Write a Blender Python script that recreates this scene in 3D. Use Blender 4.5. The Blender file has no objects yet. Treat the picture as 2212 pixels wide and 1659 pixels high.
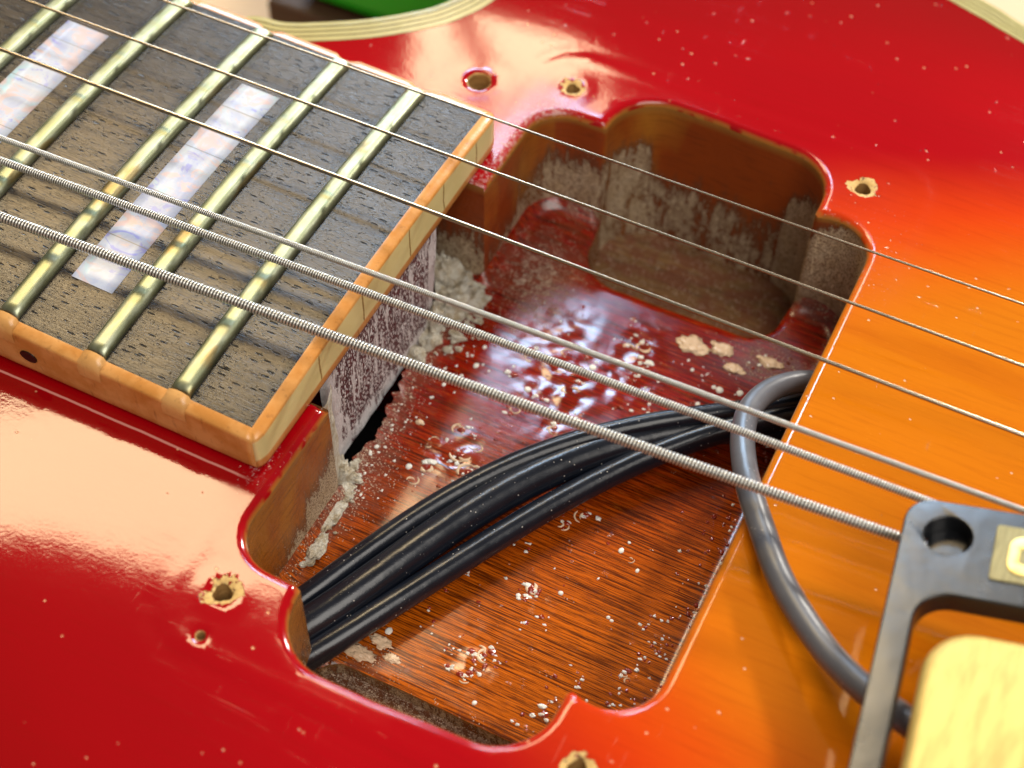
import bpy, math, random
import numpy as np
from mathutils import Vector, Matrix, noise
from mathutils.geometry import delaunay_2d_cdt
random.seed(7); rng = np.random.default_rng(7)
sc = bpy.context.scene
C = sc.collection
S = 0.001                      # everything below is written in millimetres

# ------------------------------------------------------------------ camera
CAMLOC = (71.963, -97.798, 135.577)
CAMROT = ((0.8958413, -0.3616967, 0.2581547), (0.4441463, 0.7101943, -0.5462216), (0.0142266, 0.6039864, 0.7968677))
cd = bpy.data.cameras.new('camera'); cam = bpy.data.objects.new('camera', cd); C.objects.link(cam)
m = Matrix(CAMROT).to_4x4(); m.translation = Vector(CAMLOC) * S; cam.matrix_world = m
cd.sensor_width = 36; cd.lens = 36 * 3362.3 / 2212; cd.clip_start = 0.01; cd.clip_end = 20
cd.dof.use_dof = True; cd.dof.focus_distance = 0.172; cd.dof.aperture_fstop = 22
sc.camera = cam
sc.view_settings.view_transform = 'Standard'; sc.view_settings.look = 'None'
sc.view_settings.exposure = 0.12; sc.view_settings.gamma = 1

# ------------------------------------------------------------------ world and lamps
w = bpy.data.worlds.new('World'); sc.world = w; w.use_nodes = True
w.node_tree.nodes['Background'].inputs[0].default_value = (1.0, 0.90, 0.78, 1)
w.node_tree.nodes['Background'].inputs[1].default_value = 0.12

def area(name, az, el, dist, sx, sy, color, radiance, roll=0, target=(20, 0, 0)):
    """rectangular area lamp seen from the guitar at azimuth/elevation (degrees); radiance in W/sr/m2"""
    a, e = math.radians(az), math.radians(el)
    d = Vector((math.cos(a) * math.cos(e), math.sin(a) * math.cos(e), math.sin(e)))
    l = bpy.data.lights.new(name, 'AREA'); l.shape = 'RECTANGLE'; l.size = sx * S; l.size_y = sy * S
    l.color = color; l.energy = radiance * (sx * S) * (sy * S) * math.pi
    o = bpy.data.objects.new(name, l); C.objects.link(o)
    o.location = (Vector(target) + d * dist) * S
    q = d.to_track_quat('Z', 'Y').to_matrix().to_4x4() @ Matrix.Rotation(math.radians(roll), 4, 'Z')
    o.rotation_euler = q.to_euler()
    return o
area('warm_window_light', 142, 54.0, 1500, 640, 230, (1.0, 0.76, 0.43), 18.0, roll=-26)
area('warm_window_light', 119.3, 38.5, 1500, 70, 215, (1.0, 0.77, 0.47), 17.0)
area('warm_window_light', 113.3, 38.5, 1500, 118, 215, (1.0, 0.77, 0.47), 17.0)
area('cool_window_light', 116.5, 47.3, 1500, 210, 165, (0.46, 0.70, 1.0), 36.0)
area('low_window_light', 114, 13, 1500, 500, 200, (0.52, 0.74, 1.0), 36.0)
area('key_window_light', 80, 30, 1500, 140, 140, (1.0, 0.94, 0.84), 265.0)
area('added_fill_light', -38, 56, 1600, 1000, 1000, (1.0, 0.94, 0.86), 5.4)  # added fill lamp on the camera side, lifts the cavity

# ------------------------------------------------------------------ helpers
def link(me, name, mats, parent=None, smooth=True):
    o = bpy.data.objects.new(name, me); C.objects.link(o)
    for mm in (mats if isinstance(mats, (list, tuple)) else [mats]): me.materials.append(mm)
    if smooth and len(me.polygons):
        me.polygons.foreach_set('use_smooth', np.ones(len(me.polygons), bool))
    if parent: o.parent = parent
    me.update()
    return o
def mesh(name, verts, faces, mats, parent=None, smooth=True, attrs=None, midx=None):
    me = bpy.data.meshes.new(name)
    v = np.asarray(verts, float) * S
    me.from_pydata(v.tolist(), [], faces if isinstance(faces, list) else np.asarray(faces).tolist())
    if attrs:
        for k, a in attrs.items():
            at = me.attributes.new(k, 'FLOAT', 'POINT'); at.data.foreach_set('value', np.asarray(a, np.float32))
    if midx is not None: me.polygons.foreach_set('material_index', np.asarray(midx, np.int32))
    return link(me, name, mats, parent, smooth)
def thing(name, label, cat, loc=(0, 0, 0), group=None):
    o = bpy.data.objects.new(name, None); C.objects.link(o); o.empty_display_size = 0.02
    o.location = Vector(loc) * S
    o['label'] = label; o['category'] = cat
    if group: o['group'] = group
    return o
def tag(o, label, cat, group=None):
    o['label'] = label; o['category'] = cat
    if group: o['group'] = group
    return o
def pip(P, poly):
    P = np.asarray(P); poly = np.asarray(poly); x, y = P[:, 0], P[:, 1]
    inside = np.zeros(len(P), bool); n = len(poly)
    for i in range(n):
        x1, y1 = poly[i]; x2, y2 = poly[(i + 1) % n]
        if y1 == y2: continue
        c = ((y1 > y) != (y2 > y)) & (x < (x2 - x1) * (y - y1) / (y2 - y1) + x1)
        inside ^= c
    return inside
def pdist(P, poly, closed=True):
    P = np.asarray(P, float); A = np.asarray(poly, float)
    B = np.roll(A, -1, 0) if closed else A[1:]
    if not closed: A = A[:-1]
    best = np.full(len(P), 1e9)
    for a, b in zip(A, B):
        d = b - a; L = d @ d
        if L < 1e-12: continue
        t = np.clip(((P - a) @ d) / L, 0, 1)
        q = a + t[:, None] * d
        best = np.minimum(best, np.hypot(P[:, 0] - q[:, 0], P[:, 1] - q[:, 1]))
    return best
def resample(poly, step, closed=True):
    P = [np.array(q, float) for q in poly]; out = []
    n = len(P)
    for i in range(n if closed else n - 1):
        a, b = P[i], P[(i + 1) % n]; L = np.linalg.norm(b - a); k = max(1, int(round(L / step)))
        for j in range(k): out.append(a + (b - a) * j / k)
    if not closed: out.append(P[-1])
    return np.array(out)
def arc(cx, cy, r, a0, a1, n=10):
    return [(cx + r * math.cos(math.radians(a0 + (a1 - a0) * i / n)), cy + r * math.sin(math.radians(a0 + (a1 - a0) * i / n))) for i in range(n + 1)]
def catmull(P, n=8, closed=True):
    P = [np.array(q, float) for q in P]; out = []; N = len(P)
    rngi = range(N) if closed else range(N - 1)
    for i in rngi:
        if closed: p0, p1, p2, p3 = P[i - 1], P[i], P[(i + 1) % N], P[(i + 2) % N]
        else: p0, p1, p2, p3 = P[max(i - 1, 0)], P[i], P[i + 1], P[min(i + 2, N - 1)]
        for j in range(n):
            t = j / n
            out.append(0.5 * ((2 * p1) + (-p0 + p2) * t + (2 * p0 - 5 * p1 + 4 * p2 - p3) * t * t + (-p0 + 3 * p1 - 3 * p2 + p3) * t ** 3))
    if not closed: out.append(P[-1])
    return np.array(out)
def cdt(points, loops, keep):
    """triangulate points + closed constraint loops; keep(centroids)->mask"""
    verts = [tuple(q) for q in points]; edges = []
    for L in loops:
        s = len(verts); verts += [tuple(q) for q in L]
        edges += [(s + i, s + (i + 1) % len(L)) for i in range(len(L))]
    r = delaunay_2d_cdt([Vector((float(a), float(b))) for a, b in verts], edges, [], 0, 1e-4)
    V = np.array([(q.x, q.y) for q in r[0]]); F = np.array([f for f in r[2] if len(f) == 3])
    c = V[F].mean(1); F = F[keep(c)]
    used = np.unique(F); mp = -np.ones(len(V), int); mp[used] = np.arange(len(used))
    V = V[used]; F = mp[F]
    a = V[F[:, 1]] - V[F[:, 0]]; b = V[F[:, 2]] - V[F[:, 0]]
    neg = (a[:, 0] * b[:, 1] - a[:, 1] * b[:, 0]) < 0
    F[neg] = F[neg][:, ::-1]
    return V, F
def frames(path):
    """parallel-transport frames along a path"""
    P = np.asarray(path, float); T = np.gradient(P, axis=0); T /= np.linalg.norm(T, axis=1)[:, None]
    up = np.array([0, 0, 1.0]); N = np.zeros_like(P)
    n = up - T[0] * (up @ T[0]); n /= np.linalg.norm(n)
    for i in range(len(P)):
        n = n - T[i] * (n @ T[i]); n /= np.linalg.norm(n); N[i] = n
    return P, T, N, np.cross(T, N)
def tube(name, path, r, mat, parent=None, seg=16, cap=True, rf=None):
    P, T, N, B = frames(path); n = len(P)
    th = np.linspace(0, 2 * np.pi, seg, endpoint=False)
    rr = np.full((n, seg), float(r)) if rf is None else rf(n, th)
    V = P[:, None] + rr[..., None] * (np.cos(th)[None, :, None] * N[:, None] + np.sin(th)[None, :, None] * B[:, None])
    i = np.arange(n - 1)[:, None] * seg; j = np.arange(seg)[None]; k = (j + 1) % seg
    F = np.stack([i + j, i + k, i + seg + k, i + seg + j], -1).reshape(-1, 4)
    Fl = F.tolist()
    if cap: Fl += [list(range(seg))[::-1], list(range((n - 1) * seg, n * seg))]
    return mesh(name, V.reshape(-1, 3), Fl, mat, parent)
def box_mesh(name, x0, x1, y0, y1, z0, z1, mat, parent=None, bev=0.0, zf=None):
    v = [(x, y, z) for x in (x0, x1) for y in (y0, y1) for z in (z0, z1)]
    f = [(0, 1, 3, 2), (4, 6, 7, 5), (0, 4, 5, 1), (2, 3, 7, 6), (0, 2, 6, 4), (1, 5, 7, 3)]
    if zf: v = [(x, y, z + (zf(x, y) if z == z1 else 0)) for x, y, z in v]
    o = mesh(name, v, f, mat, parent, smooth=False)
    if bev:
        b = o.modifiers.new('bevel', 'BEVEL'); b.width = bev * S; b.segments = 3; b.limit_method = 'ANGLE'
    return o

# ------------------------------------------------------------------ material helper
class M:
    def __init__(s, name):
        s.m = bpy.data.materials.new(name); s.m.use_nodes = True; s.t = s.m.node_tree; s.n = s.t.nodes
        s.b = s.n['Principled BSDF']; s.co = None
    def new(s, t, **k):
        x = s.n.new(t)
        for a, v in k.items(): setattr(x, a, v)
        return x
    def put(s, sock, v):
        if isinstance(v, bpy.types.NodeSocket): s.t.links.new(v, sock)
        elif isinstance(v, (tuple, list)) and sock.type == 'RGBA': sock.default_value = (*v[:3], 1)
        else: sock.default_value = v
    def pos(s, sx=1, sy=1, sz=1, rot=0):        # position in millimetres, stretched
        if not s.co: s.co = s.new('ShaderNodeTexCoord').outputs['Object']
        mp = s.new('ShaderNodeMapping'); s.t.links.new(s.co, mp.inputs[0])
        mp.inputs['Scale'].default_value = (1000 * sx, 1000 * sy, 1000 * sz); mp.inputs['Rotation'].default_value = (0, 0, rot)
        return mp.outputs[0]
    def xyz(s):
        q = s.new('ShaderNodeSeparateXYZ'); s.t.links.new(s.pos(), q.inputs[0]); return q.outputs
    def math(s, op, a, b=0.0, c=None, clamp=False):
        q = s.new('ShaderNodeMath', operation=op, use_clamp=clamp); s.put(q.inputs[0], a); s.put(q.inputs[1], b)
        if c is not None: s.put(q.inputs[2], c)
        return q.outputs[0]
    def noise(s, vec, scale, detail=3, rough=0.5, dist=0.0, col=False):
        q = s.new('ShaderNodeTexNoise'); s.t.links.new(vec, q.inputs['Vector'])
        q.inputs['Scale'].default_value = scale; q.inputs['Detail'].default_value = detail
        q.inputs['Roughness'].default_value = rough; q.inputs['Distortion'].default_value = dist
        return q.outputs[1 if col else 0]
    def voro(s, vec, scale, feature='F1', rand=1.0, out='Distance'):
        q = s.new('ShaderNodeTexVoronoi', feature=feature); s.t.links.new(vec, q.inputs['Vector'])
        q.inputs['Scale'].default_value = scale; q.inputs['Randomness'].default_value = rand
        return q.outputs[out]
    def ramp(s, v, a, b, clamp=True):            # smoothstep between a and b
        q = s.new('ShaderNodeMapRange', interpolation_type='SMOOTHSTEP'); s.put(q.inputs[0], v)
        q.inputs[1].default_value = a; q.inputs[2].default_value = b; return q.outputs[0]
    def mix(s, f, a, b, mode='MIX'):
        q = s.new('ShaderNodeMix', data_type='RGBA', blend_type=mode); s.put(q.inputs[0], f)
        s.put(q.inputs[6], a); s.put(q.inputs[7], b); return q.outputs[2]
    def attr(s, name):
        return s.new('ShaderNodeAttribute', attribute_name=name).outputs['Fac']
    def bump(s, h, dist_mm, strength=1.0, prev=None):
        q = s.new('ShaderNodeBump'); q.inputs['Strength'].default_value = strength; q.inputs['Distance'].default_value = dist_mm * S
        s.t.links.new(h, q.inputs['Height'])
        if prev: s.t.links.new(prev, q.inputs['Normal'])
        s.t.links.new(q.outputs[0], s.b.inputs['Normal']); return q.outputs[0]
    def set(s, **k):
        names = dict(color='Base Color', rough='Roughness', metal='Metallic', spec='Specular IOR Level', coat='Coat Weight', coatr='Coat Roughness', trans='Transmission Weight', sss='Subsurface Weight', ior='IOR')
        for a, v in k.items(): s.put(s.b.inputs[names[a]], v)
        return s
    def dist2(s, cx, cy):
        x, y, _ = s.xyz(); a = s.math('SUBTRACT', x, cx); b = s.math('SUBTRACT', y, cy)
        return s.math('SQRT', s.math('ADD', s.math('MULTIPLY', a, a), s.math('MULTIPLY', b, b)))

HOLES = [(14.0, -41.0, 1.0, 'a'), (13.9, 41.2, .9, 'a'), (52.8, 41.2, .95, 'a'), (53.2, -42.0, 1.0, 'a'), (2.6, 36.9, 1.5, 'b'), (14.7, -46.0, 0.45, 'c')]

def lacquer():
    k = M('sunburst_lacquer'); x, y, z = k.xyz()
    # painted sunburst: amber round the bridge, red towards the rim
    dx = k.math('DIVIDE', k.math('SUBTRACT', x, 160), 118); dy = k.math('DIVIDE', y, 54)
    d = k.math('SQRT', k.math('ADD', k.math('MULTIPLY', dx, dx), k.math('MULTIPLY', dy, dy)))
    d = k.math('ADD', d, k.math('MULTIPLY', k.math('SUBTRACT', k.noise(k.pos(.03, .08, .03), 1.0, 4), .5), .08))
    red = k.mix(k.ramp(k.noise(k.pos(.012, .02, .02), 1.0), .3, .7), (0.41, 0.0006, 0.0045), (0.33, 0.0006, 0.0045))
    deep = k.mix(k.ramp(d, 1.35, 1.9), red, (0.26, 0.0006, 0.0016))
    orange = (0.62, 0.172, 0.004)
    redor = k.mix(k.ramp(d, 1.08, 1.30), (0.62, 0.045, 0.002), deep)
    col = k.mix(k.ramp(d, .88, 1.14), orange, redor)
    grain = k.noise(k.pos(.12, 1.6, .5), 1.0, 5, .62)
    col = k.mix(k.math('MULTIPLY', k.ramp(grain, .45, .75), .30), col, k.mix(.5, col, (0.22, 0.004, 0.0)))
    wide = k.noise(k.pos(.018, .16, .1), 1.0, 2, .5, .6)
    col = k.mix(k.math('MULTIPLY', k.math('MULTIPLY', k.ramp(wide, .55, .7), .35), k.ramp(d, 1.15, .95)), col, k.mix(.6, col, (0.42, 0.05, 0.0)))
    fleck = k.noise(k.pos(.9, 4, 1), 1.0, 3, .7)
    col = k.mix(k.math('MULTIPLY', k.math('MULTIPLY', k.ramp(fleck, .6, .8), .25), k.ramp(d, 1.2, 1.0)), col, (0.9, 0.35, 0.03))
    # dings showing as tiny pale chips
    v = k.voro(k.pos(.42, .5, .3), 1.0); vn = k.noise(k.pos(.06, .06, .06), 1.0, 2)
    chip = k.math('MULTIPLY', k.ramp(v, .085, .05), k.ramp(vn, .44, .56))
    v2 = k.voro(k.pos(1.1, 1.3, 1), 1.0); near = k.attr('dust')
    spk = k.math('MULTIPLY', k.ramp(v2, .13, .09), k.ramp(k.math('ADD', k.noise(k.pos(.5, .5, .5), 1.0, 3), k.math('MULTIPLY', near, .55)), .74, .85))
    col = k.mix(chip, col, (0.85, 0.42, 0.22)); col = k.mix(k.math('MULTIPLY', spk, .75), col, (0.85, 0.50, 0.30))
    # chipped paint and bare wood round each screw hole
    raw = None; wn = k.noise(k.pos(.55, .55, .55), 1.0, 5, .6)
    for hx, hy, r, kind in HOLES:
        rad = {'a': r + .75, 'b': r + .2, 'c': r + .15}[kind]
        m_ = k.ramp(k.math('ADD', k.dist2(hx, hy), k.math('MULTIPLY', k.math('SUBTRACT', wn, .5), 4.6 if kind == 'a' else .8)), rad, rad - .12)
        raw = m_ if raw is None else k.math('MAXIMUM', raw, m_)
    wood = k.mix(k.noise(k.pos(1.5, 3, 1), 1.0, 4), (0.60, 0.34, 0.08), (0.76, 0.55, 0.24))
    wood = k.mix(k.ramp(k.noise(k.pos(2, 2, 2), 1.0, 3), .58, .7), wood, (0.16, 0.07, 0.03))
    col = k.mix(raw, col, wood)
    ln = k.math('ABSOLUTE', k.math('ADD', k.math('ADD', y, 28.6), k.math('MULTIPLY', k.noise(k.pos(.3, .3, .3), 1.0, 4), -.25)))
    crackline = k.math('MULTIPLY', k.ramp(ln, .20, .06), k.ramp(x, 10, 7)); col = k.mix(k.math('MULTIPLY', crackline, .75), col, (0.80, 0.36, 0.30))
    # dull rub marks and dust
    dustn = k.noise(k.pos(1.8, 1.8, 1.8), 1.0, 5, .75)
    dm = k.ramp(k.math('ADD', dustn, k.math('MULTIPLY', near, .30)), .74, .95)
    col = k.mix(k.math('MULTIPLY', dm, .8), col, (0.60, 0.42, 0.40))
    lip = k.attr('lip'); edge = k.math('MULTIPLY', lip, k.ramp(k.noise(k.pos(.5, .5, .5), 1.0, 3), .35, .5))
    col = k.mix(edge, col, (0.42, 0.17, 0.03))
    scr = k.noise(k.pos(.09, 9, 1, .32), 1.0, 2, .6); scr2 = k.noise(k.pos(9, .12, 1, .25), 1.0, 2, .6)
    sm = k.ramp(k.noise(k.pos(.05, .05, .05), 1.0, 2), .5, .62)
    rough = k.math('ADD', k.math('MULTIPLY', k.ramp(scr, .58, .7), k.math('MULTIPLY', sm, .10)), .07)
    rough = k.math('ADD', rough, k.math('MULTIPLY', near, .16)); rough = k.math('MAXIMUM', rough, k.math('MULTIPLY', raw, .8))
    rough = k.math('MAXIMUM', rough, k.math('MULTIPLY', dm, .6))
    k.set(color=col, rough=rough, ior=1.5)
    b = k.bump(k.noise(k.pos(.35, .5, .4), 1.0, 2), .012, .8)
    b = k.bump(k.math('MULTIPLY', k.ramp(scr2, .70, .77), sm), -.003, 1, b)
    b = k.bump(k.math('MULTIPLY', k.ramp(scr, .68, .76), k.ramp(k.noise(k.pos(.035, .05, .05), 1.0, 2), .5, .62)), -.003, 1, b)
    b = k.bump(k.math('ADD', chip, k.math('MULTIPLY', spk, .7)), -.05, 1, b)
    b = k.bump(k.noise(k.pos(3, 3, 3), 1.0, 2), .006, .8, b)
    b = k.bump(k.math('MULTIPLY', raw, k.math('ADD', wn, .4)), -.16, 1, b)
    return k.m
def ebony():
    k = M('fretboard_ebony')
    g = k.noise(k.pos(.10, 1.8, 1), 1.0, 5, .65); g2 = k.noise(k.pos(.35, 7, 1), 1.0, 4, .6)
    worn = k.attr('worn')
    col = k.mix(k.ramp(g, .35, .7), (0.006, 0.006, 0.010), (0.030, 0.024, 0.020))
    col = k.mix(k.math('MULTIPLY', worn, k.ramp(g2, .3, .6)), col, (0.15, 0.105, 0.055))
    pore = k.voro(k.pos(.42, 1.9, 1), 1.0); pn = k.noise(k.pos(.2, .5, 1), 1.0, 2)
    pm = k.math('MULTIPLY', k.ramp(pore, .23, .14), k.ramp(pn, .36, .46))
    p2 = k.voro(k.pos(1.3, 4.6, 1), 1.0); pm2 = k.math('MULTIPLY', k.ramp(p2, .19, .10), .9)
    pm = k.math('MAXIMUM', pm, pm2)
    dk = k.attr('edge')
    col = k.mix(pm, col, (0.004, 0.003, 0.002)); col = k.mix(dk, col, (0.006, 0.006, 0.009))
    k.set(color=col, rough=k.math('ADD', k.math('MULTIPLY', pm, .4), k.math('ADD', k.math('MULTIPLY', g2, .18), .15)), ior=1.47)
    b = k.bump(pm, -.22, 1); b = k.bump(g2, .030, 1, b); b = k.bump(k.noise(k.pos(.5, 1.0, 1), 1.0, 3), .05, .7, b)
    b = k.bump(k.noise(k.pos(6, 9, 6), 1.0, 2), .005, .8, b)
    return k.m
def pearl():
    k = M('pearl_inlay')
    n = k.noise(k.pos(.26, .13, .1), 1.0, 4, .6, 1.2); n2 = k.noise(k.pos(.15, .24, .1), 1.3, 4, .6, 1.8); n3 = k.noise(k.pos(.10, .07, .1), 1.0, 2)
    col = k.mix(k.ramp(n, .3, .7), (0.40, 0.44, 0.62), (0.58, 0.62, 0.68))
    col = k.mix(k.math('MULTIPLY', k.ramp(n2, .5, .62), .8), col, (0.70, 0.50, 0.46)); col = k.mix(k.math('MULTIPLY', k.ramp(n, .60, .70), .7), col, (0.40, 0.66, 0.70))
    col = k.mix(k.math('MULTIPLY', k.ramp(n2, .42, .34), .7), col, (0.26, 0.26, 0.68)); col = k.mix(k.math('MULTIPLY', k.ramp(n3, .5, .7), .4), col, (0.62, 0.62, 0.66))
    seam_and_reflection = k.math('ABSOLUTE', k.math('SUBTRACT', k.math('FRACT', k.math('MULTIPLY', k.xyz()[1], .13)), .5)); col = k.mix(k.ramp(seam_and_reflection, .012, .004), col, (0.30, 0.30, 0.30))
    edge = k.attr('edge'); col = k.mix(edge, col, (0.05, 0.04, 0.03))
    k.set(color=col, rough=.35); k.bump(k.noise(k.pos(.1, 2.5, .5), 1.0, 3), .02, .6)
    return k.m
def nickel():
    k = M('fret_nickel')
    n = k.noise(k.pos(.8, .35, .8), 1.0, 4, .6); col = k.mix(k.ramp(n, .4, .65), (0.36, 0.39, 0.24), (0.46, 0.49, 0.36))
    n3 = k.noise(k.pos(.4, .12, .4), 1.0, 3); col = k.mix(k.math('MULTIPLY', k.ramp(n3, .58, .68), .7), col, (0.36, 0.24, 0.08))
    k.set(color=col, rough=k.math('ADD', k.math('MULTIPLY', n, .2), .34), metal=1)
    b = k.bump(k.noise(k.pos(1.5, 6, 2), 1.0, 3), .01, .8)
    return k.m
def binding_mat():
    k = M('aged_binding'); n = k.noise(k.pos(.25, .25, .25), 1.0, 4, .6)
    col = k.mix(k.ramp(n, .35, .65), (0.60, 0.25, 0.055), (0.74, 0.36, 0.11))
    n2 = k.noise(k.pos(1.6, 1.6, .4), 1.0, 3); col = k.mix(k.math('MULTIPLY', k.ramp(n2, .58, .75), .45), col, (0.30, 0.12, 0.035))
    pale = k.attr('pale'); col = k.mix(pale, col, k.mix(n, (0.80, 0.68, 0.28), (0.86, 0.76, 0.38)))
    yy_ = k.xyz()[1]; seam_and_reflection = None
    for q in (21.6, 13.3, 5.0, -5.6, -15.0):  # string reflections painted as thin dark lines across the end strip
        a = k.ramp(k.math('ABSOLUTE', k.math('ADD', k.math('SUBTRACT', yy_, q), k.math('MULTIPLY', k.math('SUBTRACT', n, .5), .8))), .20, .08); seam_and_reflection = a if seam_and_reflection is None else k.math('MAXIMUM', seam_and_reflection, a)
    col = k.mix(k.math('MULTIPLY', k.math('MULTIPLY', seam_and_reflection, pale), .8), col, (0.25, 0.13, 0.02))
    k.set(color=col, rough=.27, ior=1.5); k.bump(k.noise(k.pos(.8, .8, .8), 1.0, 3), .06, .6)
    return k.m
def cream_ply():
    k = M('cream_binding_ply'); n = k.noise(k.pos(.3, .3, .3), 1.0, 4)
    k.set(color=k.mix(n, (0.38, 0.33, 0.13), (0.52, 0.46, 0.20)), rough=.2); k.bump(k.noise(k.pos(.6, .6, .6), 1.0, 3), .05, .6); return k.m
def dark_ply():
    k = M('dark_binding_ply'); n = k.noise(k.pos(.25, .25, .25), 1.0, 4, .6)
    k.set(color=k.mix(k.ramp(n, .58, .72), (0.020, 0.028, 0.010), (0.20, 0.20, 0.08)), rough=.25); return k.m
def floor_mat():
    k = M('stained_mahogany'); x, y, z = k.xyz()
    t = k.ramp(k.math('ADD', k.math('MULTIPLY', x, .55), k.math('MULTIPLY', y, -1.0)), 6, 50)
    base = k.mix(t, (0.30, 0.0065, 0.002), (0.58, 0.125, 0.003))
    g = k.noise(k.pos(.08, 4.6, 1), 1.0, 4, .62, .15); g2 = k.noise(k.pos(.3, 12, 1), 1.0, 3, .65, .1)
    dark = k.mix(.88, base, (0.03, 0.003, 0.001))
    col = k.mix(k.ramp(g, .45, .60), base, dark); col = k.mix(k.math('MULTIPLY', k.ramp(g2, .5, .6), .85), col, dark)
    col = k.mix(k.math('MULTIPLY', k.ramp(g2, .44, .36), .35), col, (0.72, 0.20, 0.02))
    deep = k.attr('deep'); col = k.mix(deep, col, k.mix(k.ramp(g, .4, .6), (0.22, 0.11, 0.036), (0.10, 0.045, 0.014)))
    dust = k.attr('dust')
    n = k.noise(k.pos(1.1, 1.3, 1.1), 1.0, 6, .72, .4); f = k.noise(k.pos(5, 6, 5), 1.0, 4, .8)
    brown = k.ramp(k.math('ADD', k.noise(k.pos(.4, .5, .4), 1.0, 4), k.math('MULTIPLY', dust, .45)), .62, .82)
    col = k.mix(k.math('MULTIPLY', brown, .6), col, (0.14, 0.030, 0.012))
    v = k.voro(k.pos(1.5, 1.7, 1.5), 1.0); vm = k.math('MULTIPLY', k.ramp(v, .24, .14), k.ramp(k.math('ADD', n, k.math('MULTIPLY', dust, .42)), .70, .82))
    v3 = k.voro(k.pos(3.2, 3.6, 3.2), 1.0); vm3 = k.math('MULTIPLY', k.ramp(v3, .30, .18), k.ramp(k.math('ADD', k.noise(k.pos(.7, .7, .7), 1.0, 3), k.math('MULTIPLY', dust, .45)), .66, .8))
    dm = k.math('MULTIPLY', k.ramp(k.math('ADD', k.math('ADD', k.math('MULTIPLY', n, .55), k.math('MULTIPLY', f, .45)), k.math('MULTIPLY', dust, .22)), .68, .78), .7)
    mask = k.math('MAXIMUM', k.math('MAXIMUM', vm, vm3), dm)
    dc = k.mix(k.noise(k.pos(.8, .8, .8), 1.0, 3), (0.46, 0.30, 0.18), (0.74, 0.62, 0.50))
    col = k.mix(mask, col, dc)
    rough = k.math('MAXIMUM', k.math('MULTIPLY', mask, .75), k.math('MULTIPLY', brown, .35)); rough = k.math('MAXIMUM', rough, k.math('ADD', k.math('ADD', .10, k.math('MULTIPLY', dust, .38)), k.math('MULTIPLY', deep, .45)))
    k.set(color=col, rough=rough, ior=1.5, coat=k.math('MULTIPLY', k.ramp(dust, .35, .1), .2), coatr=.06)
    und = k.math('MULTIPLY', k.noise(k.pos(.30, .45, .3), 1.0, 3, .5, .5), k.ramp(k.noise(k.pos(.13, .14, .1), 1.0, 2), .52, .64)); b = k.bump(k.math('MULTIPLY', und, k.attr('wet')), .12, .9)
    b = k.bump(g2, .006, .8, b); b = k.bump(mask, .07, 1, b)
    bl = k.voro(k.pos(.8, .9, .8), 1.0); bm = k.math('MULTIPLY', k.ramp(bl, .26, .05), k.ramp(k.noise(k.pos(.3, .35, .3), 1.0, 2), .58, .66))
    b = k.bump(bm, .16, 1, b)
    return k.m
def wall_mat(name='lacquered_cavity_wall', a=(0.42, 0.155, 0.018), c=(0.30, 0.055, 0.008)):
    k = M(name); x, y, z = k.xyz()
    n0 = k.noise(k.pos(.12, .12, .05), 1.0, 3)
    col = k.mix(k.math('ADD', k.ramp(n0, .35, .65), k.attr('redder'), clamp=True), a, c)
    gr = k.noise(k.pos(.3, .3, 3), 1.0, 4); col = k.mix(k.math('MULTIPLY', k.ramp(gr, .5, .7), .3), col, (0.08, 0.02, 0.006))
    dust = k.attr('dust')
    lo = k.noise(k.pos(.35, .35, .16), 1.0, 5, .65, .6); n = k.noise(k.pos(2.2, 2.2, 1.3), 1.0, 6, .75, .5)
    vv = k.voro(k.pos(2.6, 2.6, 1.6), 1.0)
    stv = k.noise(k.pos(1.3, 1.3, .10), 1.0, 4, .6, .3)
    e = k.math('ADD', k.math('ADD', k.math('MULTIPLY', lo, .36), k.math('MULTIPLY', stv, .30)), k.math('ADD', k.math('MULTIPLY', n, .34), k.math('MULTIPLY', dust, .36)))
    pit = k.ramp(k.noise(k.pos(4.5, 4.5, 3.5), 1.0, 4, .7), .40, .56)
    dm = k.math('MULTIPLY', k.ramp(e, .70, .78), k.math('ADD', .25, k.math('MULTIPLY', pit, .75))); spk = k.math('MULTIPLY', k.ramp(vv, .22, .12), k.ramp(e, .60, .74)); mask = k.math('MAXIMUM', k.math('MULTIPLY', dm, .92), spk)
    brown = k.math('MULTIPLY', k.ramp(e, .56, .74), .7); col = k.mix(brown, col, (0.11, 0.055, 0.028))
    dc = k.mix(k.noise(k.pos(.5, .5, .5), 1.0, 3), (0.50, 0.34, 0.16), (0.86, 0.72, 0.52))
    col = k.mix(mask, col, dc); edge = k.attr('lip'); col = k.mix(edge, col, (0.36, 0.17, 0.035))
    k.set(color=col, rough=k.math('MAXIMUM', .16, k.math('MULTIPLY', mask, .8)), ior=1.5)
    b = k.bump(k.noise(k.pos(.25, .25, .25), 1.0, 3), .3, .6); b = k.bump(k.math('ADD', mask, n), .12, 1, b)
    return k.m
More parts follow.
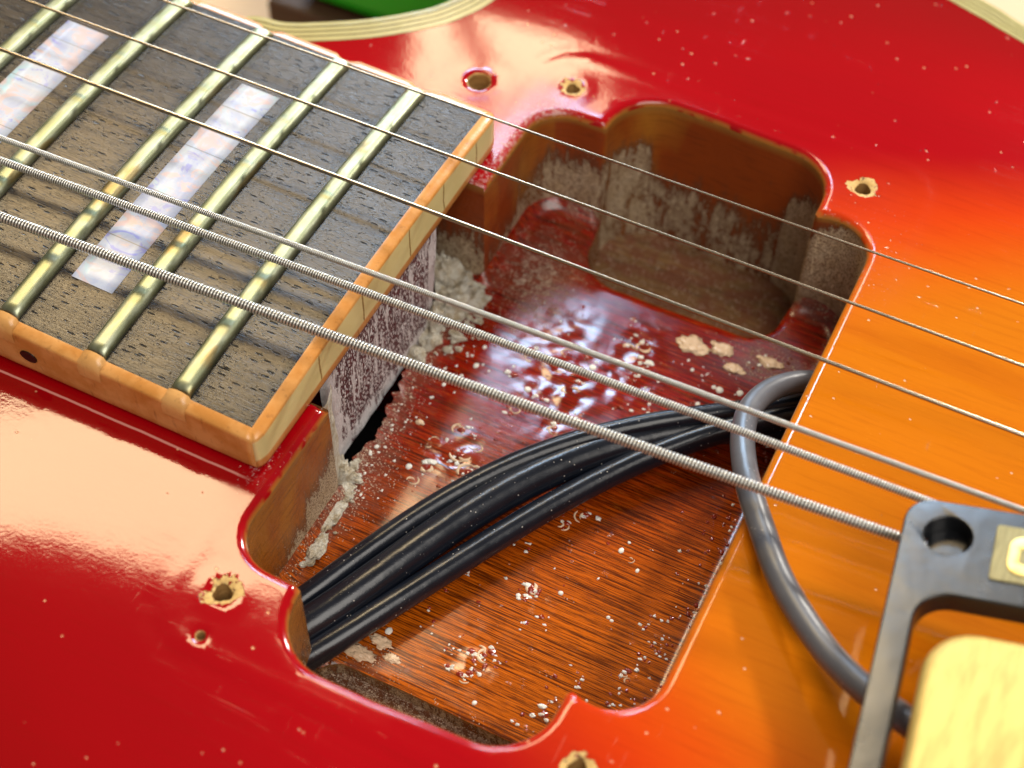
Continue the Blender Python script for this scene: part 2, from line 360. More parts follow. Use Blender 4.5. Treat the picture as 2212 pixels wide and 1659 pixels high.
def tenon_mat():
    k = M('tenon_end_grain')
    v = k.voro(k.pos(1, 3.4, 1.5), 1.0); n = k.noise(k.pos(1, 1.3, .5), 1.0, 5, .7); st = k.noise(k.pos(1, .9, .22, 0), 1.0, 4, .65, .8)
    sp = k.math('MULTIPLY', k.ramp(v, .48, .32), k.ramp(n, .30, .42))
    fine = k.ramp(k.noise(k.pos(4, 7, 3), 1.0, 4, .8), .54, .62)
    sp = k.math('MAXIMUM', sp, k.math('MULTIPLY', fine, .6))
    sm = k.ramp(k.math('ADD', k.math('ADD', k.math('MULTIPLY', st, .5), k.math('MULTIPLY', k.noise(k.pos(1, 1.6, .16), 1.0, 4, .6, .5), .5)), k.math('MULTIPLY', k.attr('dust'), .3)), .51, .58)
    col = k.mix(k.ramp(n, .4, .6), (0.085, 0.018, 0.026), (0.15, 0.035, 0.042))
    m_ = k.math('MAXIMUM', sp, k.math('MULTIPLY', sm, .85)); col = k.mix(m_, col, (0.86, 0.83, 0.84))
    k.set(color=col, rough=.55); b = k.bump(m_, .12, 1); k.bump(n, .25, 1, b); return k.m
def plaster_mat():
    k = M('white_filler_crumbs'); n = k.noise(k.pos(.9, .9, .9), 1.0, 6, .75); f = k.noise(k.pos(4, 4, 4), 1.0, 4, .7)
    col = k.mix(k.ramp(n, .36, .62), (0.62, 0.50, 0.32), (0.95, 0.90, 0.78)); col = k.mix(k.ramp(f, .62, .74), col, (0.10, 0.055, 0.03))
    k.set(color=col, rough=.85); b = k.bump(n, .8, 1); k.bump(f, .25, 1, b); return k.m
def plain(name, color, rough=.4, metal=0, **kw):
    k = M(name); k.set(color=color, rough=rough, metal=metal, **kw); return k
def cable_mat(name, c1, c2, rough):
    k = M(name); n = k.noise(k.pos(.35, .35, .35), 1.0, 4)
    col = k.mix(n, c1, c2); sp = k.math('MULTIPLY', k.ramp(k.voro(k.pos(1.4, 1.4, 1.4), 1.0), .13, .08), k.ramp(k.noise(k.pos(.3, .3, .3), 1.0, 3), .5, .6))
    du = k.math('MULTIPLY', k.ramp(k.noise(k.pos(2.5, 2.5, 2.5), 1.0, 5, .8), .64, .76), .55)
    col = k.mix(k.math('MAXIMUM', sp, du), col, (0.45, 0.42, 0.38))
    k.set(color=col, rough=k.math('ADD', k.math('MULTIPLY', n, .15), rough)); b = k.bump(k.noise(k.pos(.5, .5, .5), 1.0, 3), .06, .8)
    k.bump(k.noise(k.pos(7, 7, 7), 1.0, 2), .012, .7, b); return k.m
def ring_mat():
    k = M('black_ring_plastic'); n = k.noise(k.pos(.15, .15, .15), 1.0, 3)
    s = k.noise(k.pos(.2, 6, 1, .9), 1.0, 3)
    k.set(color=(0.010, 0.011, 0.013), rough=k.math('ADD', k.math('MULTIPLY', n, .08), .22), ior=1.6)
    b = k.bump(k.noise(k.pos(.25, .25, .25), 1.0, 2), .10, .5); k.bump(k.ramp(s, .66, .72), -.01, .8, b); return k.m
def gold(name, c=(0.90, 0.70, 0.30), rough=.25, brushed=True):
    k = M(name); s = k.noise(k.pos(3.5, .25, 1, .12), 1.0, 4, .7)
    k.set(color=k.mix(k.ramp(s, .35, .65), c, tuple(q * .72 for q in c)), rough=rough, metal=1)
    k.bump(s, .03, .7); return k.m
def cover_mat():
    k = M('brushed_pale_gold_cover'); s = k.noise(k.pos(.9, .18, 1, -.5), 1.0, 5, .6); l = k.noise(k.pos(.08, .08, .08), 1.0, 2)
    col = k.mix(k.ramp(s, .4, .7), (0.84, 0.60, 0.17), (0.60, 0.40, 0.10)); col = k.mix(k.math('MULTIPLY', l, .3), col, (.85, .68, .26))
    k.set(color=col, rough=.5, metal=.3); k.bump(s, .05, .5); return k.m

def wound_mat():
    k = M('wound_nickel_string'); g = k.attr('groove')
    k.set(color=k.mix(k.ramp(g, .12, .62), (0.80, 0.79, 0.74), (0.035, 0.022, 0.018)), rough=.34, metal=.8); return k.m
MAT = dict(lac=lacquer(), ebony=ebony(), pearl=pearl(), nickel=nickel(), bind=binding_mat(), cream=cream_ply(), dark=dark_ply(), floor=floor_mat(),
           wall=wall_mat(), tenon=tenon_mat(), plaster=plaster_mat(), ring=ring_mat(), cover=cover_mat(),
           black=cable_mat('black_cable_jacket', (0.005, 0.007, 0.012), (0.009, 0.012, 0.022), .16),
           grey=cable_mat('grey_cable_jacket', (0.095, 0.10, 0.115), (0.14, 0.14, 0.155), .26),
           gold=gold('gold_badge_panel', (0.24, 0.21, 0.11), .42), gold2=gold('gold_badge_letter', (0.92, 0.72, 0.26), .38),
           steel=plain('plain_steel_string', (0.46, 0.38, 0.28), .26, 1).m, wound=wound_mat(),
           red_side=plain('rim_lacquer', (0.30, 0.004, 0.003), .15).m, dot=plain('black_side_dot', (0.012, 0.005, 0.003), .4).m,
           shade_black=plain('painted_shade_black', (0.004, 0.003, 0.002), .9).m,
           drop=plain('clear_lacquer_bead', (0.26, 0.020, 0.005), .05, coat=1.0).m, white=plain('white_wax_and_glint', (0.78, 0.76, 0.70), .30, sss=0.0).m)

# ------------------------------------------------------------------ the guitar: shape functions
SL = math.tan(-0.03762)
def board_z(x, y): return 5.975 + SL * x + 1.15 * (1 - (y / 27.0) ** 2)
HALF = []
HALF += [(11.8, 20.3)] + [(11.8, q) for q in (23, 26, 29)] + arc(16.8, 31.8, 5.0, 180, 95, 8)[0:] + [(20.0, 36.9)]
LOBE = [(20.5, 37.1)] + arc(27.2, 37.7, 6.6, 172, 90, 9) + [(33, 44.25), (38, 43.9)] + arc(42.6, 37.4, 6.3, 83, 0, 9) + [(48.95, 35.2)]
TREB = HALF + LOBE + [(49.4, 34.8)] + arc(51.6, 30.0, 5.25, 100, 0, 8)
BASS = [(x, -y) for x, y in TREB]
BASS[0] = (11.8, -16.8); BASS[1] = (11.8, -20.0)
main_out = TREB + [(56.85, 20), (56.85, 0), (56.85, -20)] + BASS[::-1]       # from treble stub round the bridge side to the bass stub
MAIN = resample(main_out, .8, closed=False)
SLOT = [(11.8, -16.8), (9.0, -16.8), (-3, -16.8), (-3, 20.3), (9.0, 20.3)]
TOPHOLE = np.array(MAIN.tolist() + resample(SLOT, 1.5, closed=False).tolist()[1:])

BODY_CTRL = [(-31.5, 34.6), (-25.7, 35.9), (-21.1, 38.1), (-15.9, 41.3), (-11.2, 45.4), (-8.7, 48.7), (-6.8, 54), (-7, 62), (-11, 72), (-10, 86), (2, 97), (25, 100),
             (54.7, 89.3), (62.5, 85.8), (85, 76), (115, 74), (150, 86), (195, 112), (250, 140), (320, 138), (370, 100), (390, 40), (392, 0), (388, -60), (360, -120),
             (300, -155), (235, -150), (180, -122), (130, -104), (90, -110), (45, -130), (0, -138), (-40, -118), (-58, -88), (-56, -58), (-48, -36), (-42, -22), (-40, 6), (-38, 26)]
OUT = catmull(BODY_CTRL, 10)
def offset_in(P, d):
    T = np.roll(P, -1, 0) - np.roll(P, 1, 0); T /= np.linalg.norm(T, axis=1)[:, None]
    N = np.stack([T[:, 1], -T[:, 0]], 1)          # outline runs clockwise: right-hand normal points inside
    if pip([P[0] + N[0] * .5], P)[0] == False: N = -N
    return P + N * d
def top_z(x, y):
    y = np.asarray(y, float); x = np.asarray(x, float)
    a = np.maximum(0, np.abs(y) - 40)
    z = -0.0022 * np.minimum(a, 45) ** 2 - .10 * np.maximum(0, a - 45)
    z = z - 0.0012 * np.maximum(0, -5 - x) ** 2
    return z
def rrect_dist(x, y, cx, cy, hx, hy, r):
    qx = np.abs(x - cx) - hx + r; qy = np.abs(y - cy) - hy + r
    return np.hypot(np.maximum(qx, 0), np.maximum(qy, 0)) + np.minimum(np.maximum(qx, qy), 0) - r

guitar = thing('electric_guitar', 'red and amber sunburst electric guitar with an open, empty neck pickup cavity', 'guitar')

# ------------------------------------------------------------------ body top
def build_top():
    plyw = 4.05
    INN = offset_in(OUT, plyw)
    R = 1.0
    fine = np.array([(a + .3 * ((j % 2)), b) for a in np.arange(-45, 106, .9) for j, b in enumerate(np.arange(-78, 98, .9))])
    coarse = np.array([(a, b) for a in np.arange(-60, 392, 7.0) for b in np.arange(-160, 160, 7.0)])
    coarse = coarse[~((coarse[:, 0] > -46) & (coarse[:, 0] < 107) & (coarse[:, 1] > -79) & (coarse[:, 1] < 99))]
    G = np.vstack([fine, coarse])
    d = pdist(G, TOPHOLE); din = pip(G, TOPHOLE)
    G = G[(d > 1.5) & ~din]
    G = G[pip(G, INN)]; G = G[pdist(G, INN) > 1.0]
    # rings following the cavity lip
    T = np.roll(TOPHOLE, -1, 0) - np.roll(TOPHOLE, 1, 0); L = np.linalg.norm(T, axis=1); T /= L[:, None]
    N = np.stack([-T[:, 1], T[:, 0]], 1)
    if pip([TOPHOLE[20] + N[20] * .3], TOPHOLE)[0]: N = -N
    rings = []
    for dd in (.07, .18, .34, .55, .8, 1.08):
        Q = TOPHOLE + N * dd; ok = (pdist(Q, TOPHOLE) > dd * .93) & ~pip(Q, TOPHOLE); rings.append(Q[ok])
    G = np.vstack([G] + rings)
    loops = [TOPHOLE, INN]; hl = []
    for hx, hy, r, kind in HOLES:
        n = 28; j = [1 + .10 * math.sin(3 * a + hx) * (kind == 'a') + random.uniform(-.05, .05) for a in np.linspace(0, 6.283, n, endpoint=False)]
        c = np.array([(hx + r * j[i] * math.cos(2 * math.pi * i / n), hy + r * j[i] * math.sin(2 * math.pi * i / n)) for i in range(n)])
        hl.append(c); loops.append(c)
        dh = np.hypot(G[:, 0] - hx, G[:, 1] - hy); G = G[dh > r + .5]
        for q in (.25, .6):
            G = np.vstack([G, [(hx + (r + q) * math.cos(t), hy + (r + q) * math.sin(t)) for t in np.linspace(0, 6.28, 24, endpoint=False)]])
    def keep(c):
        m_ = pip(c, INN) & ~pip(c, TOPHOLE)
        for h in hl: m_ &= ~pip(c, h)
        return m_
    V, F = cdt(G, loops, keep)
    x, y = V[:, 0], V[:, 1]
    dl = pdist(V, TOPHOLE)
    z = top_z(x, y)
    t = np.clip((R - dl) / R, 0, 1); under = (x < 9) & (np.abs(y) < 25)
    z = z - np.where(under, 0, R * (1 - np.sqrt(np.maximum(0, 1 - t ** 2))) * .8)
    # raised witness line left round the cavity by the removed mounting ring
    rd = np.abs(rrect_dist(x, y, 34.6, 0, 25.5, 47.3, 5))
    amp = np.where(x < 12.2, 0.02, .08)
    z = z + amp * np.exp(-(rd / .55) ** 2) - .05 * np.exp(-((rrect_dist(x, y, 34.6, 0, 25.5, 47.3, 5) - 1.5) / .8) ** 2) * (np.abs(y) > 44)
    # dented, swollen finish round the screw holes
    for hx, hy, r, kind in HOLES:
        dh = np.hypot(x - hx, y - hy)
        z = z + (.07 if kind == 'a' else .03) * np.exp(-((dh - r - .9) / .7) ** 2) - (.25 if kind != 'c' else .1) * np.exp(-((dh - r) / .25) ** 2)
    for bx, by, a in [(35.6, 50.2, .16), (70.6, 38.2, .12), (26.3, -49.0, .22), (36.7, 47.2, .1), (44.6, 51.9, .1), (30.5, -51, .1), (34, -52.5, .1), (64, 52, .1)]:
        z = z + a * np.exp(-(((x - bx) / .45) ** 2 + ((y - by) / .5) ** 2))
    dust = .45 * np.exp(-((x - 53) ** 2 / 60 + (y - 39) ** 2 / 40)) + .95 * np.exp(-((x - 12) ** 2 / 16 + (y - 30) ** 2 / 60)) + .6 * np.exp(-((x - 13) ** 2 / 20 + (y - 38) ** 2 / 18)) \
        + .9 * np.exp(-((x - 9) ** 2 / 5 + (y + 26) ** 2 / 30)) + .5 * np.exp(-((x - 60) ** 2 / 25 + (y - 28) ** 2 / 80)) + .3 * np.exp(-(dl / 1.2) ** 2) + .9 * np.exp(-((x - 9.8) ** 2 / 3 + (y - 18) ** 2 / 40))
    lip = np.clip(1 - dl / .30, 0, 1) * (x > 11.5)
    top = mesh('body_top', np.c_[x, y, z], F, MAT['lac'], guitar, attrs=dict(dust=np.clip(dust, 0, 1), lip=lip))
    # screw holes: sunken shafts
    for (hx, hy, r, kind), c in zip(HOLES, hl):
        n = len(c); vs = []; zz = [0, -.6, -1.4, -2.5, -5.5]; sc_ = [1, .93, .86, .8, .7]
        z0 = float(top_z(hx, hy)) - (.25 if kind != 'c' else .1)
        for a, s_ in zip(zz, sc_):
            for q in c: vs.append((hx + (q[0] - hx) * s_, hy + (q[1] - hy) * s_, z0 + a + .07 * math.exp(a * 3)))
        fs = [[i * n + j, i * n + (j + 1) % n, (i + 1) * n + (j + 1) % n, (i + 1) * n + j] for i in range(4) for j in range(n)] + [list(range(4 * n, 5 * n))]
        nv = len(vs)
        mesh('screw_hole', vs, fs, HOLEM, guitar, attrs=dict(dust=np.zeros(nv), lip=np.zeros(nv), redder=np.zeros(nv)))
    # binding plies round the rim
    offs = [0, .95, 1.17, 1.9, 2.12, 2.85, 3.05, 3.95, 4.05]
    for i in range(8):
        A = offset_in(OUT, offs[i]); B = offset_in(OUT, offs[i + 1]); n = len(A); cream = i % 2 == 0
        up = .05 if cream else 0.0
        za = top_z(A[:, 0], A[:, 1]) + up; zb = top_z(B[:, 0], B[:, 1]) + up
        if i == 0: za = za - .12
        lo = -5.0 if i == 0 else -1.0
        vs = np.vstack([np.c_[A, za + (lo)], np.c_[A, za], np.c_[B, zb], np.c_[B, zb - 1.0]])
        fs = []
        for j in range(n):
            k2 = (j + 1) % n
            for r_ in range(3): fs.append([r_ * n + j, r_ * n + k2, (r_ + 1) * n + k2, (r_ + 1) * n + j])
        o = mesh('binding_ply', vs, fs, MAT['cream' if cream else 'dark'], guitar, smooth=False)
    # rim and back
    n = len(OUT); z = top_z(OUT[:, 0], OUT[:, 1]); o2 = offset_in(OUT, .05)
    vs = np.vstack([np.c_[o2, z - 4.9], np.c_[o2, np.full(n, -46.0)]])
    mesh('body_rim', vs, [[j, (j + 1) % n, n + (j + 1) % n, n + j] for j in range(n)], MAT['red_side'], guitar)
    VB, FB = cdt([], [o2], lambda c: pip(c, o2))
    mesh('body_back', np.c_[VB, np.full(len(VB), -46.0)], FB[:, ::-1], MAT['red_side'], guitar, smooth=False)
HOLEM = wall_mat('raw_hole_wood', (0.42, 0.25, 0.09), (0.26, 0.13, 0.04))
build_top()

# ------------------------------------------------------------------ pickup cavity: walls, floor, leg pockets
FZ = -17.0
def wet(x, y):
    q = 0
    for a, b, r, h in ((23, 16, 4.5, .7), (28, 10, 4.2, .9), (34, 14, 3.5, .8), (21, -6, 2.6, 1.0), (36, -28.5, 2.4, .9), (30, 3, 2.0, .7), (38, -19, 1.6, .8), (51, -21, 1.5, .6), (34.5, 20, 2.5, .6)):
        q = max(q, h * math.exp(-((x - a) ** 2 + ((y - b) * .9) ** 2) / r ** 2))
    return q
def fz_noise(x, y):
    w_ = wet(x, y)
    return .05 * noise.noise(Vector((x * .12, y * .2, 3))) + .24 * w_ * noise.noise(Vector((x * .5, y * .7, 7))) + .10 * w_ * noise.noise(Vector((x * 1.2, y * 1.5, 2)))
CRACK = [(9.6, 3.4), (9.7, 2.3), (10.3, .9), (10.0, 0.3), (10.7, -.6), (9.9, -1.3), (10.7, -2.2), (10.4, -3.4), (10.9, -4.4), (10.5, -5.1), (11.3, -6.2), (10.9, -7.0), (11.4, -8.2), (10.7, -9.2), (11.0, -10.6), (10.3, -11.4),
         (10.9, -12.6), (10.0, -13.2), (9.7, -13.6)]
_c = []
for _a, _b in zip(CRACK[:-1], CRACK[1:]):
    for _t in sorted(random.random() for _ in range(random.choice((2, 3, 4)))):
        _q = _t; _x = _a[0] + (_b[0] - _a[0]) * _q; _y = _a[1] + (_b[1] - _a[1]) * _q
        _c.append((_x + .55 * noise.noise(Vector((_x * .8, _y * 1.1, 4))) + .25 * noise.noise(Vector((_x * 2, _y * 3.1, 8))) + random.uniform(-.05, .05) + .45 * math.exp(-((_y + 6.5) / 4.5) ** 2), _y))
CRACK = _c + [CRACK[-1]]
fl = MAIN.tolist() + resample([(11.8, -16.8), (9.6, -16.8), (9.6, -14.0)], .8, False).tolist()[1:] + [list(q) for q in CRACK[::-1]] + resample([(9.6, 3.4), (9.6, 12.5), (-3, 12.5), (-3, 20.3), (11.0, 20.3)], .8, False).tolist()[1:]
FLOOR_OUT = np.array(fl)
POCK_T = np.array(resample([(21.6, 33), (21.0, 36.9)] + LOBE + [(48.6, 32)] + arc(44.2, 31.2, 4.4, 0, -90, 7) + [(42, 26.8), (33, 26.6), (28.5, 26.6)] + arc(27.6, 32.5, 6.0, 268, 180, 8)[0:-1], .7))
POCK_B = np.array(resample([(21.8, -36.2), (21.0, -37.3)] + [(x, -y) for x, y in LOBE] + [(48.6, -36.6), (47.6, -35.3), (40, -35.4), (30, -35.3), (23, -35.5)], .7))
def fillet(d):
    r = 2.2
    return np.where(d < r, 1.6 * (1 - d / r) ** 2, 0)
def build_floor():
    G = np.array([(a + .2 * (j % 2), b) for a in np.arange(-3, 57.5, .5) for j, b in enumerate(np.arange(-45, 45, .5))])
    G = G[pip(G, FLOOR_OUT) & (pdist(G, FLOOR_OUT) > .35)]
    for P in (POCK_T, POCK_B): G = G[~pip(G, P)]; G = G[pdist(G, P) > .35]
    keep = lambda c: pip(c, FLOOR_OUT) & ~pip(c, POCK_T) & ~pip(c, POCK_B)
    # pocket loops run just inside the lobes so that constraint lines do not coincide
    V, F = cdt(G, [FLOOR_OUT, POCK_T, POCK_B], keep)
    x, y = V[:, 0], V[:, 1]
    dm = pdist(V, MAIN, closed=False); dc = pdist(V, CRACK, closed=False)
    dp = np.minimum(pdist(V, POCK_T), pdist(V, POCK_B))
    z = FZ + fillet(dm) * np.clip(dp / 1.0, 0, 1) + np.array([fz_noise(a, b) for a, b in V])
    z = z + .3 * np.exp(-(dc / .5) ** 2) + .35 * np.exp(-((dc - .7) / .35) ** 2) * np.array([max(0, noise.noise(Vector((a * 1.3, b * 1.5, 1)))) * 3 for a, b in V])
    z = z - .25 * np.exp(-(dp / .25) ** 2)
    # ear beside the treble wall is a shallow scoop left by the router
    ex = np.exp(-(((x - 15.5) / 4.0) ** 2 + ((y - 31) / 6.5) ** 2)); z = z + .8 * ex
    dust = .62 * np.exp(-((x - 10.5) ** 2 / 18)) * (y < 12) + .95 * np.exp(-((x - 17.5) ** 2 / 40 + (y - 24) ** 2 / 90)) + .75 * np.exp(-((x - 50) ** 2 / 40 + (y - 24) ** 2 / 22)) \
        + .7 * np.exp(-(np.minimum(dm, 9) / 1.8) ** 2) * (x > 16) + .4 * np.exp(-((x - 14) ** 2 / 30 + (y + 14) ** 2 / 90)) + .5 * np.exp(-((x - 26) ** 2 / 12 + (y + 33) ** 2 / 4)) + .35 * np.exp(-((y + 35) / 1.0) ** 2)
    mesh('cavity_floor', np.c_[x, y, z], F, MAT['floor'], guitar, attrs=dict(dust=np.clip(dust, 0, 1), deep=np.zeros(len(V)), wet=[wet(a, b) for a, b in V]))
build_floor()
def wall(name, path, ztop, zbot, mat, closed=False, nz=14, dustf=None, redf=None, topf=None, botf=None, flip=False):
    P = np.asarray(path); n = len(P); vs = []; du = []; rd = []; lp = []
    for i in range(nz + 1):
        t = i / nz
        for q in P:
            zt = ztop if topf is None else topf(*q); zb = zbot if botf is None else botf(*q)
            z = zt + (zb - zt) * t; vs.append((q[0], q[1], z))
            du.append(dustf(q[0], q[1], z) if dustf else .3); rd.append(redf(q[0], q[1], z) if redf else 0); lp.append(1.0 if i == 0 else 0.0)
    fs = []
    for i in range(nz):
        for j in range(n if closed else n - 1):
            k2 = (j + 1) % n; f = [i * n + j, i * n + k2, (i + 1) * n + k2, (i + 1) * n + j]; fs.append(f[::-1] if flip else f)
    return mesh(name, vs, fs, mat, guitar, attrs=dict(dust=np.clip(du, 0, 1), redder=np.array(rd), lip=np.array(lp)))
def dwall(x, y, z):
    low = min(1, max(0, (-z - 5) / 12)); d = .15 + .55 * low
    if y > 30 and x < 25: d = max(0.0, min(1, (-z - 3.5) / 6)) * .85
    if y > 20 and x < 13: d = max(0.0, min(1, (-z - 6 + .4 * (y - 30)) / 8)) * .75
    if y > 33 and 20.4 < x < 25: d = max(0, min(1, (-z - 5) / 3)) * .72
    if y > 36 and 25 < x < 45: d = max(0, min(.65, (-z - 9) / 9))
    if y > 30 and x > 44: d = max(0, min(.95, (-z - 3 + (x - 47) * .9) / 5))
    if y < -16 and x < 20: d = max(0, min(1, (-z - 8 + (-26 - y) * -.6) / 8)) * .95
    return d
def rwall(x, y, z):
    if y > 37: return max(0, min(1, (x - 24) / 9)) - .1
    if y > 35 and 14 < x < 20.4: return 1.0
    if x > 49 and y > 30: return 1.0
    if x < 12 and y > 19: return 0.0
    return -.3
cut = -0.8
def bot(x, y):
    inT = y > 0 and 20.3 < x < 49.2 and y > 34.9 and not (x < 20.6 and y < 37.05); inB = y < 0 and 20.3 < x < 49.2 and y < -35.5
    return FZ - 7.5 if inT else FZ - 7.0 if inB else FZ + .6
wall('cavity_wall', MAIN, cut, FZ, MAT['wall'], nz=18, dustf=dwall, redf=rwall, botf=bot, topf=lambda x, y: float(top_z(x, y)) + cut)
# inner faces of the two leg pockets
inner_T = POCK_T[[i for i in range(len(POCK_T)) if not (POCK_T[i][1] > 37.05 or (POCK_T[i][0] > 40 and POCK_T[i][1] > 35.4))]]
k0 = int(np.argmax([np.linalg.norm(inner_T[i] - inner_T[i - 1]) for i in range(len(inner_T))])); inner_T = np.roll(inner_T, -k0, 0)
inner_B = POCK_B[[i for i in range(len(POCK_B)) if POCK_B[i][1] > -37.35 and POCK_B[i][0] < 48.8]]
k0 = int(np.argmax([np.linalg.norm(inner_B[i] - inner_B[i - 1]) for i in range(len(inner_B))])); inner_B = np.roll(inner_B, -k0, 0)
wall('leg_pocket_wall', inner_T, FZ - .1, FZ - 7.5, MAT['wall'], nz=8, dustf=lambda x, y, z: .55, redf=lambda x, y, z: .2)
wall('leg_pocket_wall', inner_B, FZ - .1, FZ - 7.0, MAT['wall'], nz=8, dustf=lambda x, y, z: .72, redf=lambda x, y, z: -.2)
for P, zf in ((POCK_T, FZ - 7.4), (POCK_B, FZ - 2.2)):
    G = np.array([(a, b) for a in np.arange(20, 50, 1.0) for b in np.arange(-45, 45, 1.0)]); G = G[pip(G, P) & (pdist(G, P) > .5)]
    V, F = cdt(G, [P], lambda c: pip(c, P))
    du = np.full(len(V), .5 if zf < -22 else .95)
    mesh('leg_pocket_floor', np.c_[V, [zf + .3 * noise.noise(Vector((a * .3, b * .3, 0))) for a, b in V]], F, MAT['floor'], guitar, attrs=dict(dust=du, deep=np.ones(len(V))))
# neck slot: side walls, back, and a black box painting the shade under the crack
wall('slot_wall', resample([(-3, 12.5), (-3, 20.3), (11.8, 20.3)], .8, False), -.2, FZ, MAT['wall'], nz=12, dustf=lambda x, y, z: max(0, min(.8, (-z - 5) / 10)), redf=lambda x, y, z: .9, flip=True)
wall('slot_wall', resample([(11.8, -16.8), (9.0, -16.8)], .5, False), -.3, FZ, MAT['wall'], nz=8, dustf=lambda x, y, z: .8)
box_mesh('shade_box_under_floor', 2, 16, -16.6, 5, -44, -32, MAT['shade_black'], guitar)  # near-black box, stands in for the shade below the crack

# neck tenon end face
def tenon():
    ny, nz = 70, 44; vs = []; du = []
    for i in range(nz + 1):
        for j in range(ny + 1):
            t = i / nz; s_ = j / ny
            y0 = -13.7 + .5 * t; y1 = 12.6 - 1.8 * t ** 2
            y = y0 + (y1 - y0) * s_; z = .1 - 17.6 * t
            e = min(s_, 1 - s_) * 26; x = 9.75 - .5 * t - 1.0 * max(0, 1 - e / .8) ** 2 + .12 * noise.noise(Vector((y * .5, z * .5, 2)))
            vs.append((x, y, z)); du.append(max(.0, .9 - e / 3) + (.35 if t > .85 else 0))
    n = ny + 1
    fs = [[i * n + j, i * n + j + 1, (i + 1) * n + j + 1, (i + 1) * n + j] for i in range(nz) for j in range(ny)]
    mesh('neck_tenon', vs, [f[::-1] for f in fs], MAT['tenon'], guitar, attrs=dict(dust=np.clip(du, 0, 1)))
    # tenon side seen from the gap
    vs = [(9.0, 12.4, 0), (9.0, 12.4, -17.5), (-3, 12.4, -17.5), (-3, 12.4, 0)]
    mesh('tenon_side', vs, [[0, 1, 2, 3]], MAT['shade_black'], guitar, smooth=False)  # shade of the gap put into a near-black colour
tenon()
def lump(name, cx, cy, cz, sx, sy, sz, seed, mat, n=28, amp=.35, parent=guitar):
    vs = [(cx, cy, cz + sz)]; fs = []; rings = 16 if n > 30 else 9
    for i in range(1, rings + 1):
        ph = math.pi / 2 * i / rings
        for j in range(n):
            th = 2 * math.pi * j / n + (.13 * math.sin(i * 2.3 + seed) if n > 20 else 0); d = Vector((math.cos(th) * math.sin(ph), math.sin(th) * math.sin(ph), math.cos(ph)))
            q = 1 + amp * noise.noise(d * 1.7 + Vector((seed, seed * .7, 0))) + amp * .6 * noise.noise(d * 4.5 + Vector((seed, 0, 5))) + (amp * .45 * noise.noise(d * 10 + Vector((seed, 3, 5))) if n > 30 else 0)
            vs.append((cx + d.x * sx * q, cy + d.y * sy * q, cz + d.z * sz * q))
    for j in range(n): fs.append([0, 1 + j, 1 + (j + 1) % n])
    for i in range(rings - 1):
        for j in range(n): a = 1 + i * n; fs.append([a + j, a + n + j, a + n + (j + 1) % n, a + (j + 1) % n])
    return vs, fs
def join(items):
    V = []; F = []
    for vs, fs in items:
        s = len(V); V += vs; F += [[q + s for q in f] for f in fs]
    return V, F
items = []
for a in [(9.4, 15.0, -17.6, 3.4, 4.4, 3.2), (12.0, 16.6, -17.3, 2.2, 2.2, 1.1), (10.2, 8.3, -17.6, 1.3, 2.4, 1.5), (10.0, 5.2, -17.4, 1.2, 1.8, 1.5), (9.6, 10.9, -17.4, 1.2, 2.2, 3.2),
          (10.6, -14.6, -17.0, 1.1, 1.5, 2.3), (11.6, -14.0, -17.1, 1.2, 1.0, .7), (9.9, -13.4, -17.0, .7, .9, 1.4), (12.4, -16.6, -16.8, .9, 1.4, .5), (12.8, -20, -16.6, .8, 2.4, .5), (13.5, -24.5, -16.5, .8, 2.0, .5),
          (7, 17.5, -17.0, 3.5, 2.6, 4.5)]:
    items.append(lump('', *a, random.random() * 30, None, amp=.5, n=34))
for _ in range(150):
    t = random.random()
    if t < .5: a, b = random.gauss(11.8, 1.5), random.gauss(13.5, 3.2)
    elif t < .8: a, b = random.gauss(11.2, .7), random.gauss(-15, 1.4)
    else: a, b = random.gauss(12.8, .6), random.uniform(-27, -15)
    if b > 19.5: continue
    r_ = random.uniform(.12, .55); items.append(lump('', a, b, FZ + random.uniform(0, .4), r_ * 1.2, r_, r_ * .8, random.random() * 30, None, amp=.7, n=9))
V_, F_ = join(items); o = mesh('filler_crumbs', V_, F_, MAT['plaster'], guitar); o['kind'] = 'stuff'
V_, F_ = [], []
ny, nz = 8, 26
for i in range(nz + 1):
    for j in range(ny + 1):
        y = -17.0 + 3.5 * j / ny; z = -.4 - 16.2 * i / nz; V_.append((10.9 - .9 * (j / ny) + .35 * noise.noise(Vector((y * .7, z * .4, 9))) + .5 * math.sin(j / ny * 3.1), y, z))
F_ = [[i * (ny + 1) + j, (i + 1) * (ny + 1) + j, (i + 1) * (ny + 1) + j + 1, i * (ny + 1) + j + 1] for i in range(nz) for j in range(ny)]
mesh('gap_filler', V_, F_, MAT['plaster'], guitar)

